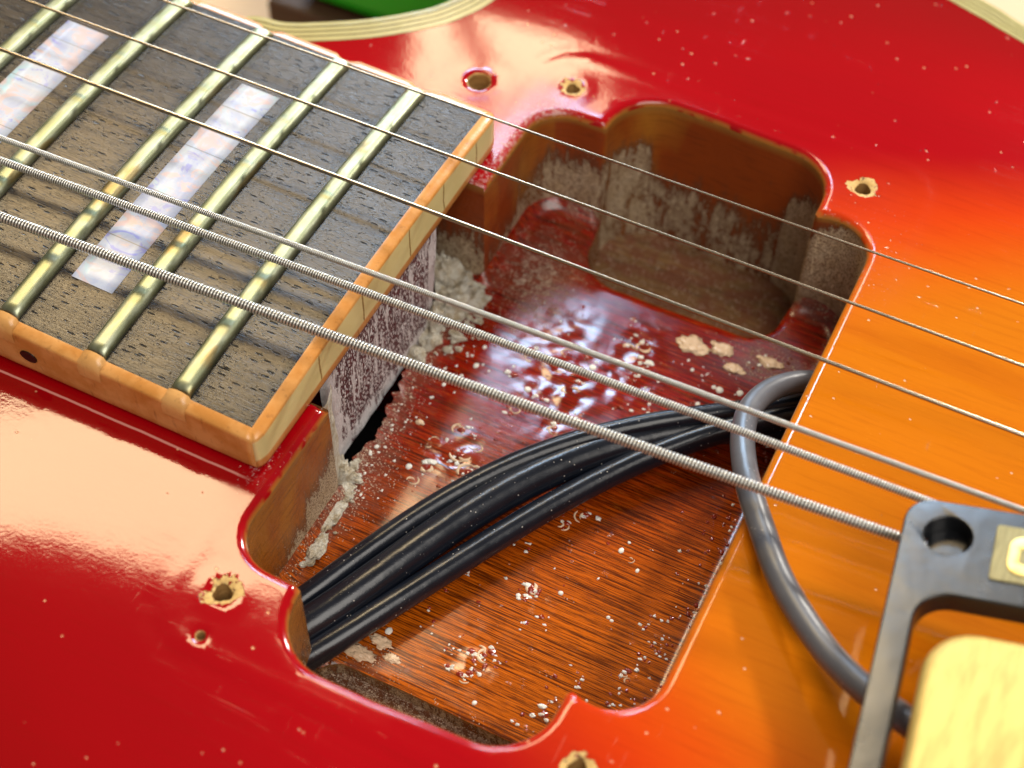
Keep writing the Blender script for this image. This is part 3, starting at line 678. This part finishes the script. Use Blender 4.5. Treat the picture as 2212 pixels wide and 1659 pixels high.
# ------------------------------------------------------------------ fretboard
def build_board():
    bd = bpy.data.objects.new('fretboard', None)
    xs = np.arange(-140, 8.71, 1.24 / 2); ys = np.linspace(-25.9, 25.9, 61)
    xs[-1] = 8.7
    V = np.array([(x, y, board_z(x, y)) for x in xs for y in ys]); n = len(ys); F = []
    for i in range(len(xs) - 1):
        for j in range(n - 1): F.append([i * n + j, (i + 1) * n + j, (i + 1) * n + j + 1, i * n + j + 1])
    fr = [628.65 / 2 ** (q / 12) for q in range(14, 23)]; FX = [-(q - fr[-1]) for q in fr]
    x = V[:, 0]; y = V[:, 1]
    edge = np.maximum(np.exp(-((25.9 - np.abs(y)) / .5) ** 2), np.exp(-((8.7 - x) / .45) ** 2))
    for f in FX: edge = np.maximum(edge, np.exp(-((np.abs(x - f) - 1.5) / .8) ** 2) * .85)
    worn = .25 * np.ones(len(V)) + .75 * np.exp(-((x + 30) ** 2 / 300 + (y + 2) ** 2 / 160)) + .5 * (y < -6) * np.exp(-((x + 12) ** 2 / 900))
    for sy in (-16.5, -10, -7): worn += .0
    # bottom and sides close the slab
    b0 = len(V); zb = .35
    nx = len(xs)
    Vl = V.tolist() + [[q, yy, zb] for q in (-140, 8.7) for yy in (-25.9, 25.9)]
    loop = [[j for j in range(n)], [(nx - 1) * n + j for j in range(n)], [i * n for i in range(nx)], [i * n + n - 1 for i in range(nx)]]
    for L in loop:
        s0 = len(Vl); Vl += [list(V[q]) for q in L] + [[V[q][0], V[q][1], zb] for q in L]; m0 = len(L)
        F += [[s0 + j, s0 + j + 1, s0 + m0 + j + 1, s0 + m0 + j] for j in range(m0 - 1)]
    F.append([b0, b0 + 1, b0 + 3, b0 + 2]); ex = len(Vl) - len(V)
    at = dict(edge=np.r_[np.clip(edge, 0, 1), np.ones(ex)], worn=np.r_[np.clip(worn, 0, 1), np.zeros(ex)])
    board = mesh('fretboard', Vl, F, MAT['ebony'], guitar, attrs=at)
    # frets: crowned wire across the board
    for f in FX:
        if f < -75: continue
        pr = [(-1.22, 0), (-1.2, .36), (-1.04, .66), (-.74, .84), (-.34, .88), (.34, .88), (.74, .84), (1.04, .66), (1.2, .36), (1.22, 0)]
        yy = np.r_[-25.95, np.linspace(-25.4, 25.4, 60), 25.95]; vs = []
        for i, q in enumerate(yy):
            endf = .12 if i in (0, len(yy) - 1) else 1.0
            w_ = 1 + .03 * noise.noise(Vector((q * .4, f, 0)))
            flat = 0
            for sy_ in (-16.2, -9.2, -6.5): flat = max(flat, math.exp(-((q - sy_) / .6) ** 2))
            for (px, pz) in pr:
                zz = pz * endf * w_; zz = min(zz, 1.1 - .10 * flat)
                vs.append((f + px, q, board_z(f, q) + zz - .02))
        m_ = len(pr); fs = [[i * m_ + j, (i + 1) * m_ + j, (i + 1) * m_ + j + 1, i * m_ + j + 1] for i in range(len(yy) - 1) for j in range(m_ - 1)]
        fs += [list(range(m_)), [(len(yy) - 1) * m_ + j for j in range(m_)][::-1]]
        mesh('fret', vs, fs, MAT['nickel'], board)
    # pearl block inlays between frets
    for (x0, x1, y0, y1) in [(-18.75, -13.5, -18.4, 16.0), (-43.3, -37.3, -18.2, 15.1), (-71.5, -64.5, -18.0, 15)]:
        xs2 = np.linspace(x0, x1, 5); ys2 = np.linspace(y0, y1, 30)
        vs = [(a, b, board_z(a, b) + .03) for a in xs2 for b in ys2]; m2 = len(ys2)
        vs += [(a, b, board_z(a, b) - 1.0) for a in (x0, x1) for b in (y0, y1)]
        fs = [[i * m2 + j, (i + 1) * m2 + j, (i + 1) * m2 + j + 1, i * m2 + j + 1] for i in range(4) for j in range(m2 - 1)]
        k = 5 * m2; fs += [[4 * m2 + j for j in range(m2)] + [k + 3, k + 2], [j for j in range(m2)][::-1] + [k, k + 1]]
        mesh('inlay', vs, fs, MAT['pearl'], board, attrs=dict(edge=[0.0] * k + [1.0] * 4))
    # binding: two long sides and the end strip
    def strip(path, outer, name='binding', nib=False):
        """path on the board side, outer = same points on the outside"""
        vs = []; pale = []
        for (a, b), (c, d) in zip(path, outer):
            zt = board_z(a, b) + .02; zo = board_z(c, d) - .05; mx, my = c - (c - a) * .12, d - (d - b) * .12
            ax, ay = c - (c - a) * .12, d - (d - b) * .12
            for q, p_ in (((a, b, zt), 0), ((ax, ay, zo + .02), 0), ((c, d, zo - .22), 0), ((c, d, zo - .55), 1), ((c, d, 2.1), 1), ((c, d, 1.75), 0), ((c, d, .95), 0), ((ax, ay, .4), 0), ((a, b, .35), 0)):
                vs.append(q); pale.append(p_ if name == 'end_binding' else 0)
        m_ = 9; fs = [[i * m_ + j, i * m_ + j + 1, (i + 1) * m_ + j + 1, (i + 1) * m_ + j] for i in range(len(path) - 1) for j in range(m_ - 1)]
        fs += [list(range(m_))[::-1], [(len(path) - 1) * m_ + j for j in range(m_)]]
        return mesh(name, vs, fs, MAT['bind'], board, attrs=dict(pale=pale))
    wv = lambda q: .06 * noise.noise(Vector((q * .35, 0, 1)))
    yy = np.linspace(25.9, -25.9, 60)
    ein = [(8.7, 25.9)] + [(8.7, q) for q in yy] + [(8.7, -25.9)]; eout = [(9.5, 27.15)] + [(10.12 - (.25 if abs(q) > 25.8 else 0), q * 26.75 / 25.9) for q in yy] + [(9.5, -27.25)]
    strip(ein, eout, 'end_binding')
    xx = np.r_[8.7, 8.4, np.arange(8, -140, -1.0)]
    strip([(q, -25.9) for q in xx], [(9.5, -27.25)] + [(8.6, -27.32)] + [(q, -27.32 + wv(q)) for q in xx[2:]])
    # treble side is notched where fret ends meet it
    def tre(q):
        o_ = 0
        for f in FX: o_ = max(o_, math.exp(-((q - f) / 1.2) ** 4))
        return o_
    xx2 = np.r_[8.7, 8.4, np.arange(8, -140, -.5)]
    o = strip([(q, 25.9) for q in xx2], [(9.5, 27.15)] + [(8.6, 27.2)] + [(q, 27.2 - .75 * tre(q)) for q in xx2[2:]])
    o.data.flip_normals()
    for f in FX:                                       # binding nibs at the fret ends, bass side
        if f < -75: continue
        vs = []; pr = [(-1.45, 0), (-1.2, .55), (-.4, .8), (.4, .8), (1.2, .55), (1.45, 0)]
        for t, (yq, h_) in enumerate([(-25.93, 1.0), (-26.5, .9), (-27.2, .45), (-27.45, -.8), (-27.45, -2)]):
            for px, pz in pr: vs.append((f + px, yq, board_z(f, max(yq, -27.3)) + max(pz * h_, 0) - (.0 if h_ > 0 else -h_)))
        fs = [[t * 6 + j, t * 6 + j + 1, (t + 1) * 6 + j + 1, (t + 1) * 6 + j] for t in range(4) for j in range(5)]
        mesh('fret_nib', vs, fs, MAT['bind'], board, attrs=dict(pale=np.full(len(vs), .12)))
    for dx in (-18.9, -43.5):
        th = np.linspace(0, 2 * np.pi, 18, endpoint=False)
        vs = [(dx + 1.1 * math.cos(t), -27.42, 3.2 + .85 * math.sin(t)) for t in th] + [(dx + 1.1 * math.cos(t), -26.9, 3.2 + .85 * math.sin(t)) for t in th]
        mesh('side_dot', vs, [list(range(18))] + [[j, 18 + j, 18 + (j + 1) % 18, (j + 1) % 18] for j in range(18)], MAT['dot'], board, smooth=False)
build_board()
# neck under the board and heel
vs = []; m_ = 14
for q in np.linspace(-140, -20, 14):
    r_ = 26.0; dep = 22 if q > -60 else 14
    for t in np.linspace(math.pi, 2 * math.pi, m_): vs.append((q, r_ * math.cos(t), -.3 + dep * math.sin(t)))
fs = [[i * m_ + j, i * m_ + j + 1, (i + 1) * m_ + j + 1, (i + 1) * m_ + j] for i in range(13) for j in range(m_ - 1)] + [[i * m_, (i + 1) * m_, (i + 1) * m_ + m_ - 1, i * m_ + m_ - 1] for i in range(13)]
mesh('neck', vs, fs, MAT['red_side'], guitar)

# ------------------------------------------------------------------ strings
SZ = lambda x: 10.0 - .0305 * x
STR = [('high E', [(-33.0, 21.1), (12.2, 22.35), (56.2, 23.75), (74.9, 24.6)], .15), ('B', [(-47.3, 13.1), (38.9, 15.15), (77.1, 16.4)], .19), ('G', [(-44.7, 4.5), (26.9, 6.25), (79.6, 7.6)], .245),
       ('D', [(-35.6, -7.45), (7.5, -5.15), (46.5, -3.1), (79.5, -1.35)], .36), ('A', [(-33.4, -10.3), (5, -7.95), (47.6, -5.8), (71.9, -4.7)], .47), ('low E', [(-28.3, -17.1), (13.0, -14.35), (49.9, -11.5), (71.8, -10.0)], .60)]
for nm, pts, r in STR:
    P = np.array(pts); A = np.polyfit(P[:, 0], P[:, 1], 1 if len(P) < 4 else 2)
    wound = r > .3
    x0, x1 = -140, 175
    def yy(x):
        lo, hi = -50, 82
        if x < lo: return np.polyval(A, lo) + np.polyval(np.polyder(A), lo) * (x - lo)
        if x > hi: return np.polyval(A, hi) + np.polyval(np.polyder(A), hi) * (x - hi)
        return np.polyval(A, x)
    if not wound:
        path = [(x, yy(x), SZ(x)) for x in np.linspace(x0, x1, 60)]
        tube('string', path, r, MAT['steel'], guitar, seg=14)
    else:
        pitch = {.36: .23, .47: .29, .60: .36}[r]; per = 8
        xa = -70; xb = 95; n = int((xb - xa) / pitch * per)
        path = [(x, yy(x), SZ(x)) for x in np.linspace(xa, xb, n)]
        def rf(n_, th, r=r, per=per):
            ph = np.arange(n_)[:, None] / per + th[None] / (2 * np.pi)
            return r * (.62 + .38 * np.abs(np.sin(np.pi * ph)) ** .7)
        o = tube('string', path, r, MAT['wound'], guitar, seg=14, rf=rf)
        th = np.linspace(0, 2 * np.pi, 14, endpoint=False); g = 1 - (rf(n, th) / r - .62) / .38
        at = o.data.attributes.new('groove', 'FLOAT', 'POINT'); at.data.foreach_set('value', g.reshape(-1).astype(np.float32))

# ------------------------------------------------------------------ wax drops, lacquer beads, crumbs and pale painted glints on the cavity floor
WHITE = [(17.3, 7.3, .55), (24.6, 6.9, .62), (30.3, 13.6, .6), (17.1, -9.7, .5), (28.4, -2.9, .6), (34.2, 20.1, .45), (15.1, 2.9, .4), (12.3, -8.9, .45), (32.7, 18.8, .4), (16.4, 5.1, .35), (16.9, 10.4, .4), (19.1, 7.3, .3), (25.6, -29.8, .6), (40.4, -17.0, .45), (46.4, -17.4, .35), (46.9, -17.6, .3), (36.3, -19.4, .4), (36.9, -28.8, .3), (44.2, -8.9, .45), (46.9, -10.5, .4), (37.9, -33.2, .35),
         (45.7, 17.5, .7), (48.1, 18.2, .55), (44.9, 17.6, .45), (46.3, 15.2, .6), (44.1, 14.3, .45), (41.5, 18.9, .4)]
SHINY = [(19.9, -4.3, .8), (21.5, -2.2, .7), (20.5, -7.1, .6), (23.9, -8.9, 1.0), (30.1, 3.1, 1.0), (35.9, 9.6, 1.0), (39.3, 10.8, .8), (35.8, 14.1, .9), (29.8, 10.6, .9), (22.1, 8.2, 1.1), (34.2, 20.1, .8), (31.8, 23.1, .7), (32.8, 19.9, .6), (26.2, 13.8, .8), (22.3, 12.6, 1.2), (29.2, 14.8, 1.2), (24.4, 2.7, .9), (35.4, 17.4, 1.2), (21.7, -5.5, 1.2), (19.1, -8.8, 1.2), (23.8, -7.2, 1.1), (26.8, 6.3, .8), (32.0, 6.3, .6), (20.2, -2.2, 1.0),
         (32.7, -13.4, .6), (34.7, -13.4, .6), (29.8, -19.1, .8), (38.1, -18.3, .7), (37.3, -18.2, 1.2), (37.2, -19.5, .7), (39.8, -20.6, .7), (38.6, -22.1, .6), (35.0, -30.9, 1.0), (34.8, -27.9, 1.0), (36.3, -27.7, .9), (35.5, -28.8, .7), (38.0, -27.7, .6), (33.3, -30.6, .6), (36.9, -28.8, .8), (36.9, -27.0, 1.0), (37.1, -8.4, .9), (38.6, -6.3, 1.0), (32.2, -28.9, .5), (32.8, -28.6, .5), (50.6, -16.7, .6), (51.0, -22.4, .9), (46.2, -25.0, .5), (46.9, -26.1, .5), (53.1, -18.8, .6), (53.5, -17.6, .6), (52.8, -14.3, .6), (53.0, -25.2, .5), (45.1, -31.0, .9), (43.0, -32.1, .8), (45.5, -29.0, .5), (52.3, -27.8, .6), (51.8, -29.8, .6), (52.1, -18.5, .5), (52.1, -20.4, .5), (35.8, -30.3, 1.0), (29.4, -26.5, .5)]
items = []
for x, y, r in SHINY:
    for q in range(1 if r < .8 else 3):
        a = x + random.uniform(-1, 1) * (.9 if q else 0); b = y + random.uniform(-1, 1) * (.9 if q else 0); s_ = r * (1 if not q else random.uniform(.3, .6)) * .42
        items.append(lump('', a, b, FZ - .06, s_ * random.uniform(.8, 1.3), s_ * random.uniform(.8, 1.2), s_ * random.uniform(.45, .75), random.random() * 40, None, n=16, amp=.22))
for _ in range(90):
    b = random.uniform(-33, 20); a = 55.5 - abs(random.gauss(0, 2.0)); s_ = random.uniform(.10, .34)
    items.append(lump('', a, b, FZ + float(fillet(np.array([56.8 - a]))[0]) - .03, s_, s_, s_ * .7, random.random() * 40, None, n=10, amp=.4))
for _ in range(70):
    a = random.uniform(17, 53); b = random.uniform(-33, 24); s_ = random.uniform(.06, .22); items.append(lump('', a, b, FZ - .02, s_ * 1.2, s_, s_ * .6, random.random() * 40, None, n=10, amp=.4))
V_, F_ = join(items); o = mesh('lacquer_beads', V_, F_, MAT['drop'], guitar); o['kind'] = 'stuff'
items = []
for x, y, r in WHITE: items.append(lump('', x, y, FZ - .02, r * random.uniform(.75, 1.0) * .8, r * random.uniform(.8, 1.1) * .8, r * .4, random.random() * 40, None, n=14, amp=.15))
for x, y, r in SHINY:  # white specks standing in for highlights on the lacquer beads
    for q in range(3):
        s_ = r * random.uniform(.10, .30); items.append(lump('', x + random.gauss(0, .6), y + random.gauss(0, .6), FZ - .02, s_ * random.uniform(.7, 1.9), s_, s_ * .6, random.random() * 40, None, n=12, amp=.7))
for _ in range(240):
    t = random.random()
    if t < .40: a = 11.5 + abs(random.gauss(0, 3)); b = random.uniform(-16, 10)
    elif t < .62: a = 55.5 - abs(random.gauss(0, 2.2)); b = random.uniform(-33, 22)
    elif t < .8: a = random.gauss(45, 4.5); b = random.gauss(19, 4)
    else: a = random.uniform(15, 54); b = random.uniform(-34, 24)
    if not (10.8 < a < 56 and -35 < b < 25.5): continue
    s_ = random.uniform(.05, .19); items.append(lump('', a, b, FZ - .03 + float(fillet(np.array([56.8 - a]))[0]), s_, s_ * random.uniform(.8, 1.4), s_ * .6, random.random() * 40, None, n=8, amp=.9))
V_, F_ = join(items); o = mesh('wax_drops_and_glints', V_, F_, MAT['white'], guitar); o['kind'] = 'stuff'
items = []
for x, y, sx, sy in [(40.2, 22.6, 2.1, 1.3), (43.6, 23.6, 1.4, 1.1), (49.9, 24.3, 1.6, .8), (46.1, 21.4, 1.2, .8), (25.4, -31.4, 1.3, .7), (24.0, -33.6, 1.8, .8), (27.5, -32.6, .9, .5), (51, 21, .8, .8), (15.2, -3.5, .5, .4)]:
    items.append(lump('', x, y, FZ - .05, sx, sy, .28, random.random() * 40, None, n=34, amp=.5))
def glint_ribbon(cx, cy, a0, span, rad, wd):  # cream ribbon painting a lamp reflection on the glossy floor
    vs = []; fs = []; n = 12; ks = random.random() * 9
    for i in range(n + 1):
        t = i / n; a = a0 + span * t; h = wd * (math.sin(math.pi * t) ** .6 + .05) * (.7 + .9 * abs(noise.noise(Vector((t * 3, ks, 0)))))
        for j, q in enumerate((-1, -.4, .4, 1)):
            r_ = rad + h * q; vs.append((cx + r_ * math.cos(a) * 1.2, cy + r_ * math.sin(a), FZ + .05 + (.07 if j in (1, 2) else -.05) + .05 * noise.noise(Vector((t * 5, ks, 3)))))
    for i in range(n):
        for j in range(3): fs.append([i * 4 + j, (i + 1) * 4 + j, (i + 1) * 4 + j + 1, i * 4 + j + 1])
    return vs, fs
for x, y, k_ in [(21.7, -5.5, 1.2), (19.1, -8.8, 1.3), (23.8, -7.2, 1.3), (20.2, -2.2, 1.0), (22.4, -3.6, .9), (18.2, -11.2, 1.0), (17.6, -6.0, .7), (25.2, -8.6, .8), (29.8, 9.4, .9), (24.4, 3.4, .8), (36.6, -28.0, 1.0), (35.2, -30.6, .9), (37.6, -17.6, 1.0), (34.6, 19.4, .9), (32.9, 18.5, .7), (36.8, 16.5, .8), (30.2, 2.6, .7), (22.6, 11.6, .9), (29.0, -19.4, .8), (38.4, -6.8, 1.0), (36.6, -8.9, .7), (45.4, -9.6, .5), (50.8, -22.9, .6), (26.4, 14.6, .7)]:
    for q in range(2): items.append(glint_ribbon(x + random.gauss(0, .35) * (q + .3), y + random.gauss(0, .35) * (q + .3), random.uniform(0, 6.28), random.uniform(1.4, 3.2), k_ * random.uniform(.4, .9), k_ * random.uniform(.10, .26)))
V_, F_ = join(items); o = mesh('dried_glue_and_glints', V_, F_, plain('cream_glue_and_glints', (0.74, 0.54, 0.36), .3).m, guitar); o['kind'] = 'stuff'

# ------------------------------------------------------------------ cables
def spline(P, n=14): return catmull(P, n, closed=False)
def smooth(P, deg=4, n=110):
    P = np.array(P); t = np.r_[0, np.cumsum(np.linalg.norm(np.diff(P, axis=0), axis=1))]; t /= t[-1]; q = np.linspace(0, 1, n)
    return np.stack([np.polyval(np.polyfit(t, P[:, i], deg), q) for i in range(3)], 1)
c1 = [(12.4, -38.5, -15.5), (14.3, -35.3, -14.8), (16.2, -31.8, -14.2), (18.3, -26.8, -13.6), (20.9, -21.4, -13.0), (23.3, -17.2, -12.6), (28.0, -8.5, -12.2), (34.0, -.9, -11.8), (39.8, 3.8, -11.6), (44.4, 7.3, -11.8), (49.2, 11.6, -12), (54, 15.5, -12.2), (59, 19, -12.6)]
c2 = [(14.0, -40.8, -15.6), (15.9, -37.6, -15.0), (18.0, -34.6, -14.4), (20.2, -30.4, -13.6), (22.9, -25.0, -13.2), (25.9, -19.9, -13.2), (28.0, -14.4, -13.0), (32.5, -5.8, -12.9), (37.3, .8, -13.0), (43.0, 5.5, -13.4), (49, 10.2, -13.9), (54, 13.8, -14.3), (59, 17, -14.6)]
c3 = [(17.2, -42.0, -16.0), (18.6, -39.4, -15.6), (20.2, -37.2, -15.0), (21.9, -33.5, -14.4), (24.9, -28.7, -14.0), (27.9, -23.5, -13.9), (30.7, -18.0, -13.8), (33.6, -12.0, -13.7), (38.8, -2.3, -13.6), (45.4, 5.0, -13.2), (50.2, 9.7, -12.4), (54, 13.2, -12.4), (59, 16.5, -12.6)]
for pts, r, lab in ((c1, 1.30, 'black cable crossing the cavity floor, nearest the neck of the three'), (c2, 2.1, 'thicker black cable running between two others across the cavity floor'), (c3, 1.5, 'black cable crossing the cavity floor, lowest of the three, over the bare orange wood')):
    o = tube('signal_cable', smooth(pts), r, MAT['black'], None, seg=24); tag(o, lab, 'cable', 'black cables lying in the pickup cavity')
# companion lobe that makes the middle cable a twin lead
gp = [(60, 19.5, -11.5), (57.5, 18.6, -10), (55.6, 17.2, -9.0), (53.6, 14.7, -7.9), (52.2, 11.0, -6.3), (51.9, 6.4, -4.3), (52.9, 1.4, -2.1), (54.7, -3.4, -.1), (56.9, -7.7, 1.5), (59.8, -12.0, 2.3), (62.2, -15.2, 2.5), (64.9, -18.0, 2.7), (69.4, -22.0, 3.6), (73.7, -25.2, 5.4), (78, -27.5, 7.2), (84, -29.5, 8.2)]
o = tube('pickup_cable', spline(gp), 1.36, MAT['grey'], None, seg=28)
tag(o, 'grey cable arching out of the cavity over the orange top to the black ring', 'cable')

# ------------------------------------------------------------------ loose pickup lying on the strings
pk = thing('guitar_pickup', 'loose pickup with black ring and pale gold cover lying on the bass strings', 'pickup', (72, -8, 12))
O = Vector((71.4, -7.9, 12.1)); U = Vector((9.65, 1.25, 2.0)).normalized(); Wv = Vector((0.125, -0.99, 0.0)); Wv = (Wv - U * Wv.dot(U)).normalized(); Nn = Wv.cross(U).normalized()
if Nn.z < 0: Nn = -Nn
def pt(u, v, h): return tuple(O + U * u + Wv * v + Nn * h)
def rr(u0, u1, v0, v1, r, n=8):
    return arc(u0 + r, v0 + r, r, 270, 180, n) + arc(u0 + r, v1 - r, r, 180, 90, n) + arc(u1 - r, v1 - r, r, 90, 0, n) + arc(u1 - r, v0 + r, r, 0, -90, n)
def plate(name, outline, holes, h0, h1, mat, parent, bev=.25, cup=None):
    """flat plate in pickup coordinates with rounded upper edges"""
    ol = np.array(outline); loops = [ol] + [np.array(h) for h in holes]
    def keep(c):
        m_ = pip(c, ol)
        for h in holes: m_ &= ~pip(c, np.array(h))
        return m_
    top = []; faces = []; verts = []
    ins = []
    for k, L in enumerate(loops):
        T = np.roll(L, -1, 0) - np.roll(L, 1, 0); T /= np.linalg.norm(T, axis=1)[:, None]; N = np.stack([T[:, 1], -T[:, 0]], 1)
        inside = pip([L[3] + N[3] * .05], L)[0]
        if (k == 0) != inside: N = -N
        ins.append(L + N * bev)
    V, F = cdt([], ins, lambda c: pip(c, ins[0]) & np.all([~pip(c, q) for q in ins[1:]], axis=0) if holes else pip(c, ins[0]))
    for a in V: verts.append(pt(a[0], a[1], h1))
    sgn = 1
    for f in F: faces.append(list(f))
    for k, (L, I) in enumerate(zip(loops, ins)):
        n = len(L); s = len(verts)
        for t in (0, .35, .7, 1):
            ang = t * math.pi / 2
            Q = L + (I - L) * (1 - math.sin(ang)); hh = h1 - bev * (1 - math.cos(ang))
            for a in Q: verts.append(pt(a[0], a[1], hh))
        for a in L: verts.append(pt(a[0], a[1], h0))
        for i in range(4):
            for j in range(n): faces.append([s + i * n + j, s + i * n + (j + 1) % n, s + (i + 1) * n + (j + 1) % n, s + (i + 1) * n + j])
    base = np.array([pt(0, 0, 0)])
    vv = np.array(verts) - np.array((72, -8, 12))
    o = mesh(name, vv, faces, mat, parent)
    bm_fix(o); wn = o.modifiers.new('flat_faces', 'WEIGHTED_NORMAL'); wn.weight = 100
    return o
def bm_fix(o):
    import bmesh
    bm = bmesh.new(); bm.from_mesh(o.data); bmesh.ops.remove_doubles(bm, verts=bm.verts, dist=1e-6); bmesh.ops.recalc_face_normals(bm, faces=bm.faces); bm.to_mesh(o.data); bm.free()
ringout = rr(0, 46, 0, 91, 2.6); window = rr(2.7, 43.3, 10.2, 81, 3.0)
screw = [[(a, b) for a, b in arc(cx, cy, 2.15, 0, 345, 23)] for cx, cy in ((4.25, 3.9), (41.7, 3.9), (4.25, 87), (41.7, 87))]
plate('mounting_ring', ringout, [window] + screw, -2.6, 0, MAT['ring'], pk, .22)
for cx, cy in ((4.25, 3.9), (41.7, 3.9), (4.25, 87), (41.7, 87)):
    plate('hole_bottom', arc(cx, cy - .32, 2.0, 0, 345, 23), [], -2.55, -2.2, MAT['ring'], pk, .1)
cov = plate('pickup_cover', rr(4.0, 42, 12.6, 78.5, 4.6, 12), [], -6, -1.2, MAT['cover'], pk, 1.2)
plate('badge', rr(8.35, 37, 1.75, 7.9, .35, 3), [], -.05, .16, MAT['gold'], pk, .1)
plate('letter', rr(9.7, 13.8, 2.8, 7.0, 1.25, 6), [rr(10.75, 12.75, 4.1, 5.8, .25, 3)], .1, .26, MAT['gold2'], pk, .08)
plate('letter', rr(15.0, 19.1, 2.8, 7.0, 1.25, 6), [rr(16.05, 18.05, 4.1, 5.8, .25, 3)], .1, .26, MAT['gold2'], pk, .08)

# ------------------------------------------------------------------ surface and things behind
k = M('tan_workbench'); k.set(color=k.mix(k.noise(k.pos(.01, .05, .01), 1.0, 4), (0.62, 0.42, 0.24), (0.70, 0.50, 0.30)), rough=.5)
tb = mesh('workbench_top', [(-900, -900, -52), (1100, -900, -52), (1100, 900, -52), (-900, 900, -52)], [[0, 1, 2, 3]], k.m, None, smooth=False); tb['kind'] = 'structure'
bx = thing('dark_tray', 'dark brown tray under the green case behind the guitar cutaway', 'tray', (-30, 110, -52))
def sub(o, p): o.parent = p; o.matrix_parent_inverse = Matrix.Translation(-p.location)
b1 = box_mesh('tray_body', -61, -15, 79, 190, -52, -41, plain('dark_brown_wood', (0.05, 0.022, 0.008), .6).m, None, bev=1.0); sub(b1, bx)
gx = thing('green_case', 'bright green plastic case standing on the dark tray behind the guitar', 'case', (-30, 130, -40.8))
b2 = box_mesh('case_body', -57, -16, 81, 180, -40.8, -14, plain('green_plastic', (0.002, 0.42, 0.006), .35).m, None, bev=4.0); sub(b2, gx)
b3 = box_mesh('case_lid', -58, -15.5, 80, 181, -13.8, -6, plain('green_plastic_lid', (0.002, 0.36, 0.006), .35).m, None, bev=3.0); sub(b3, gx)
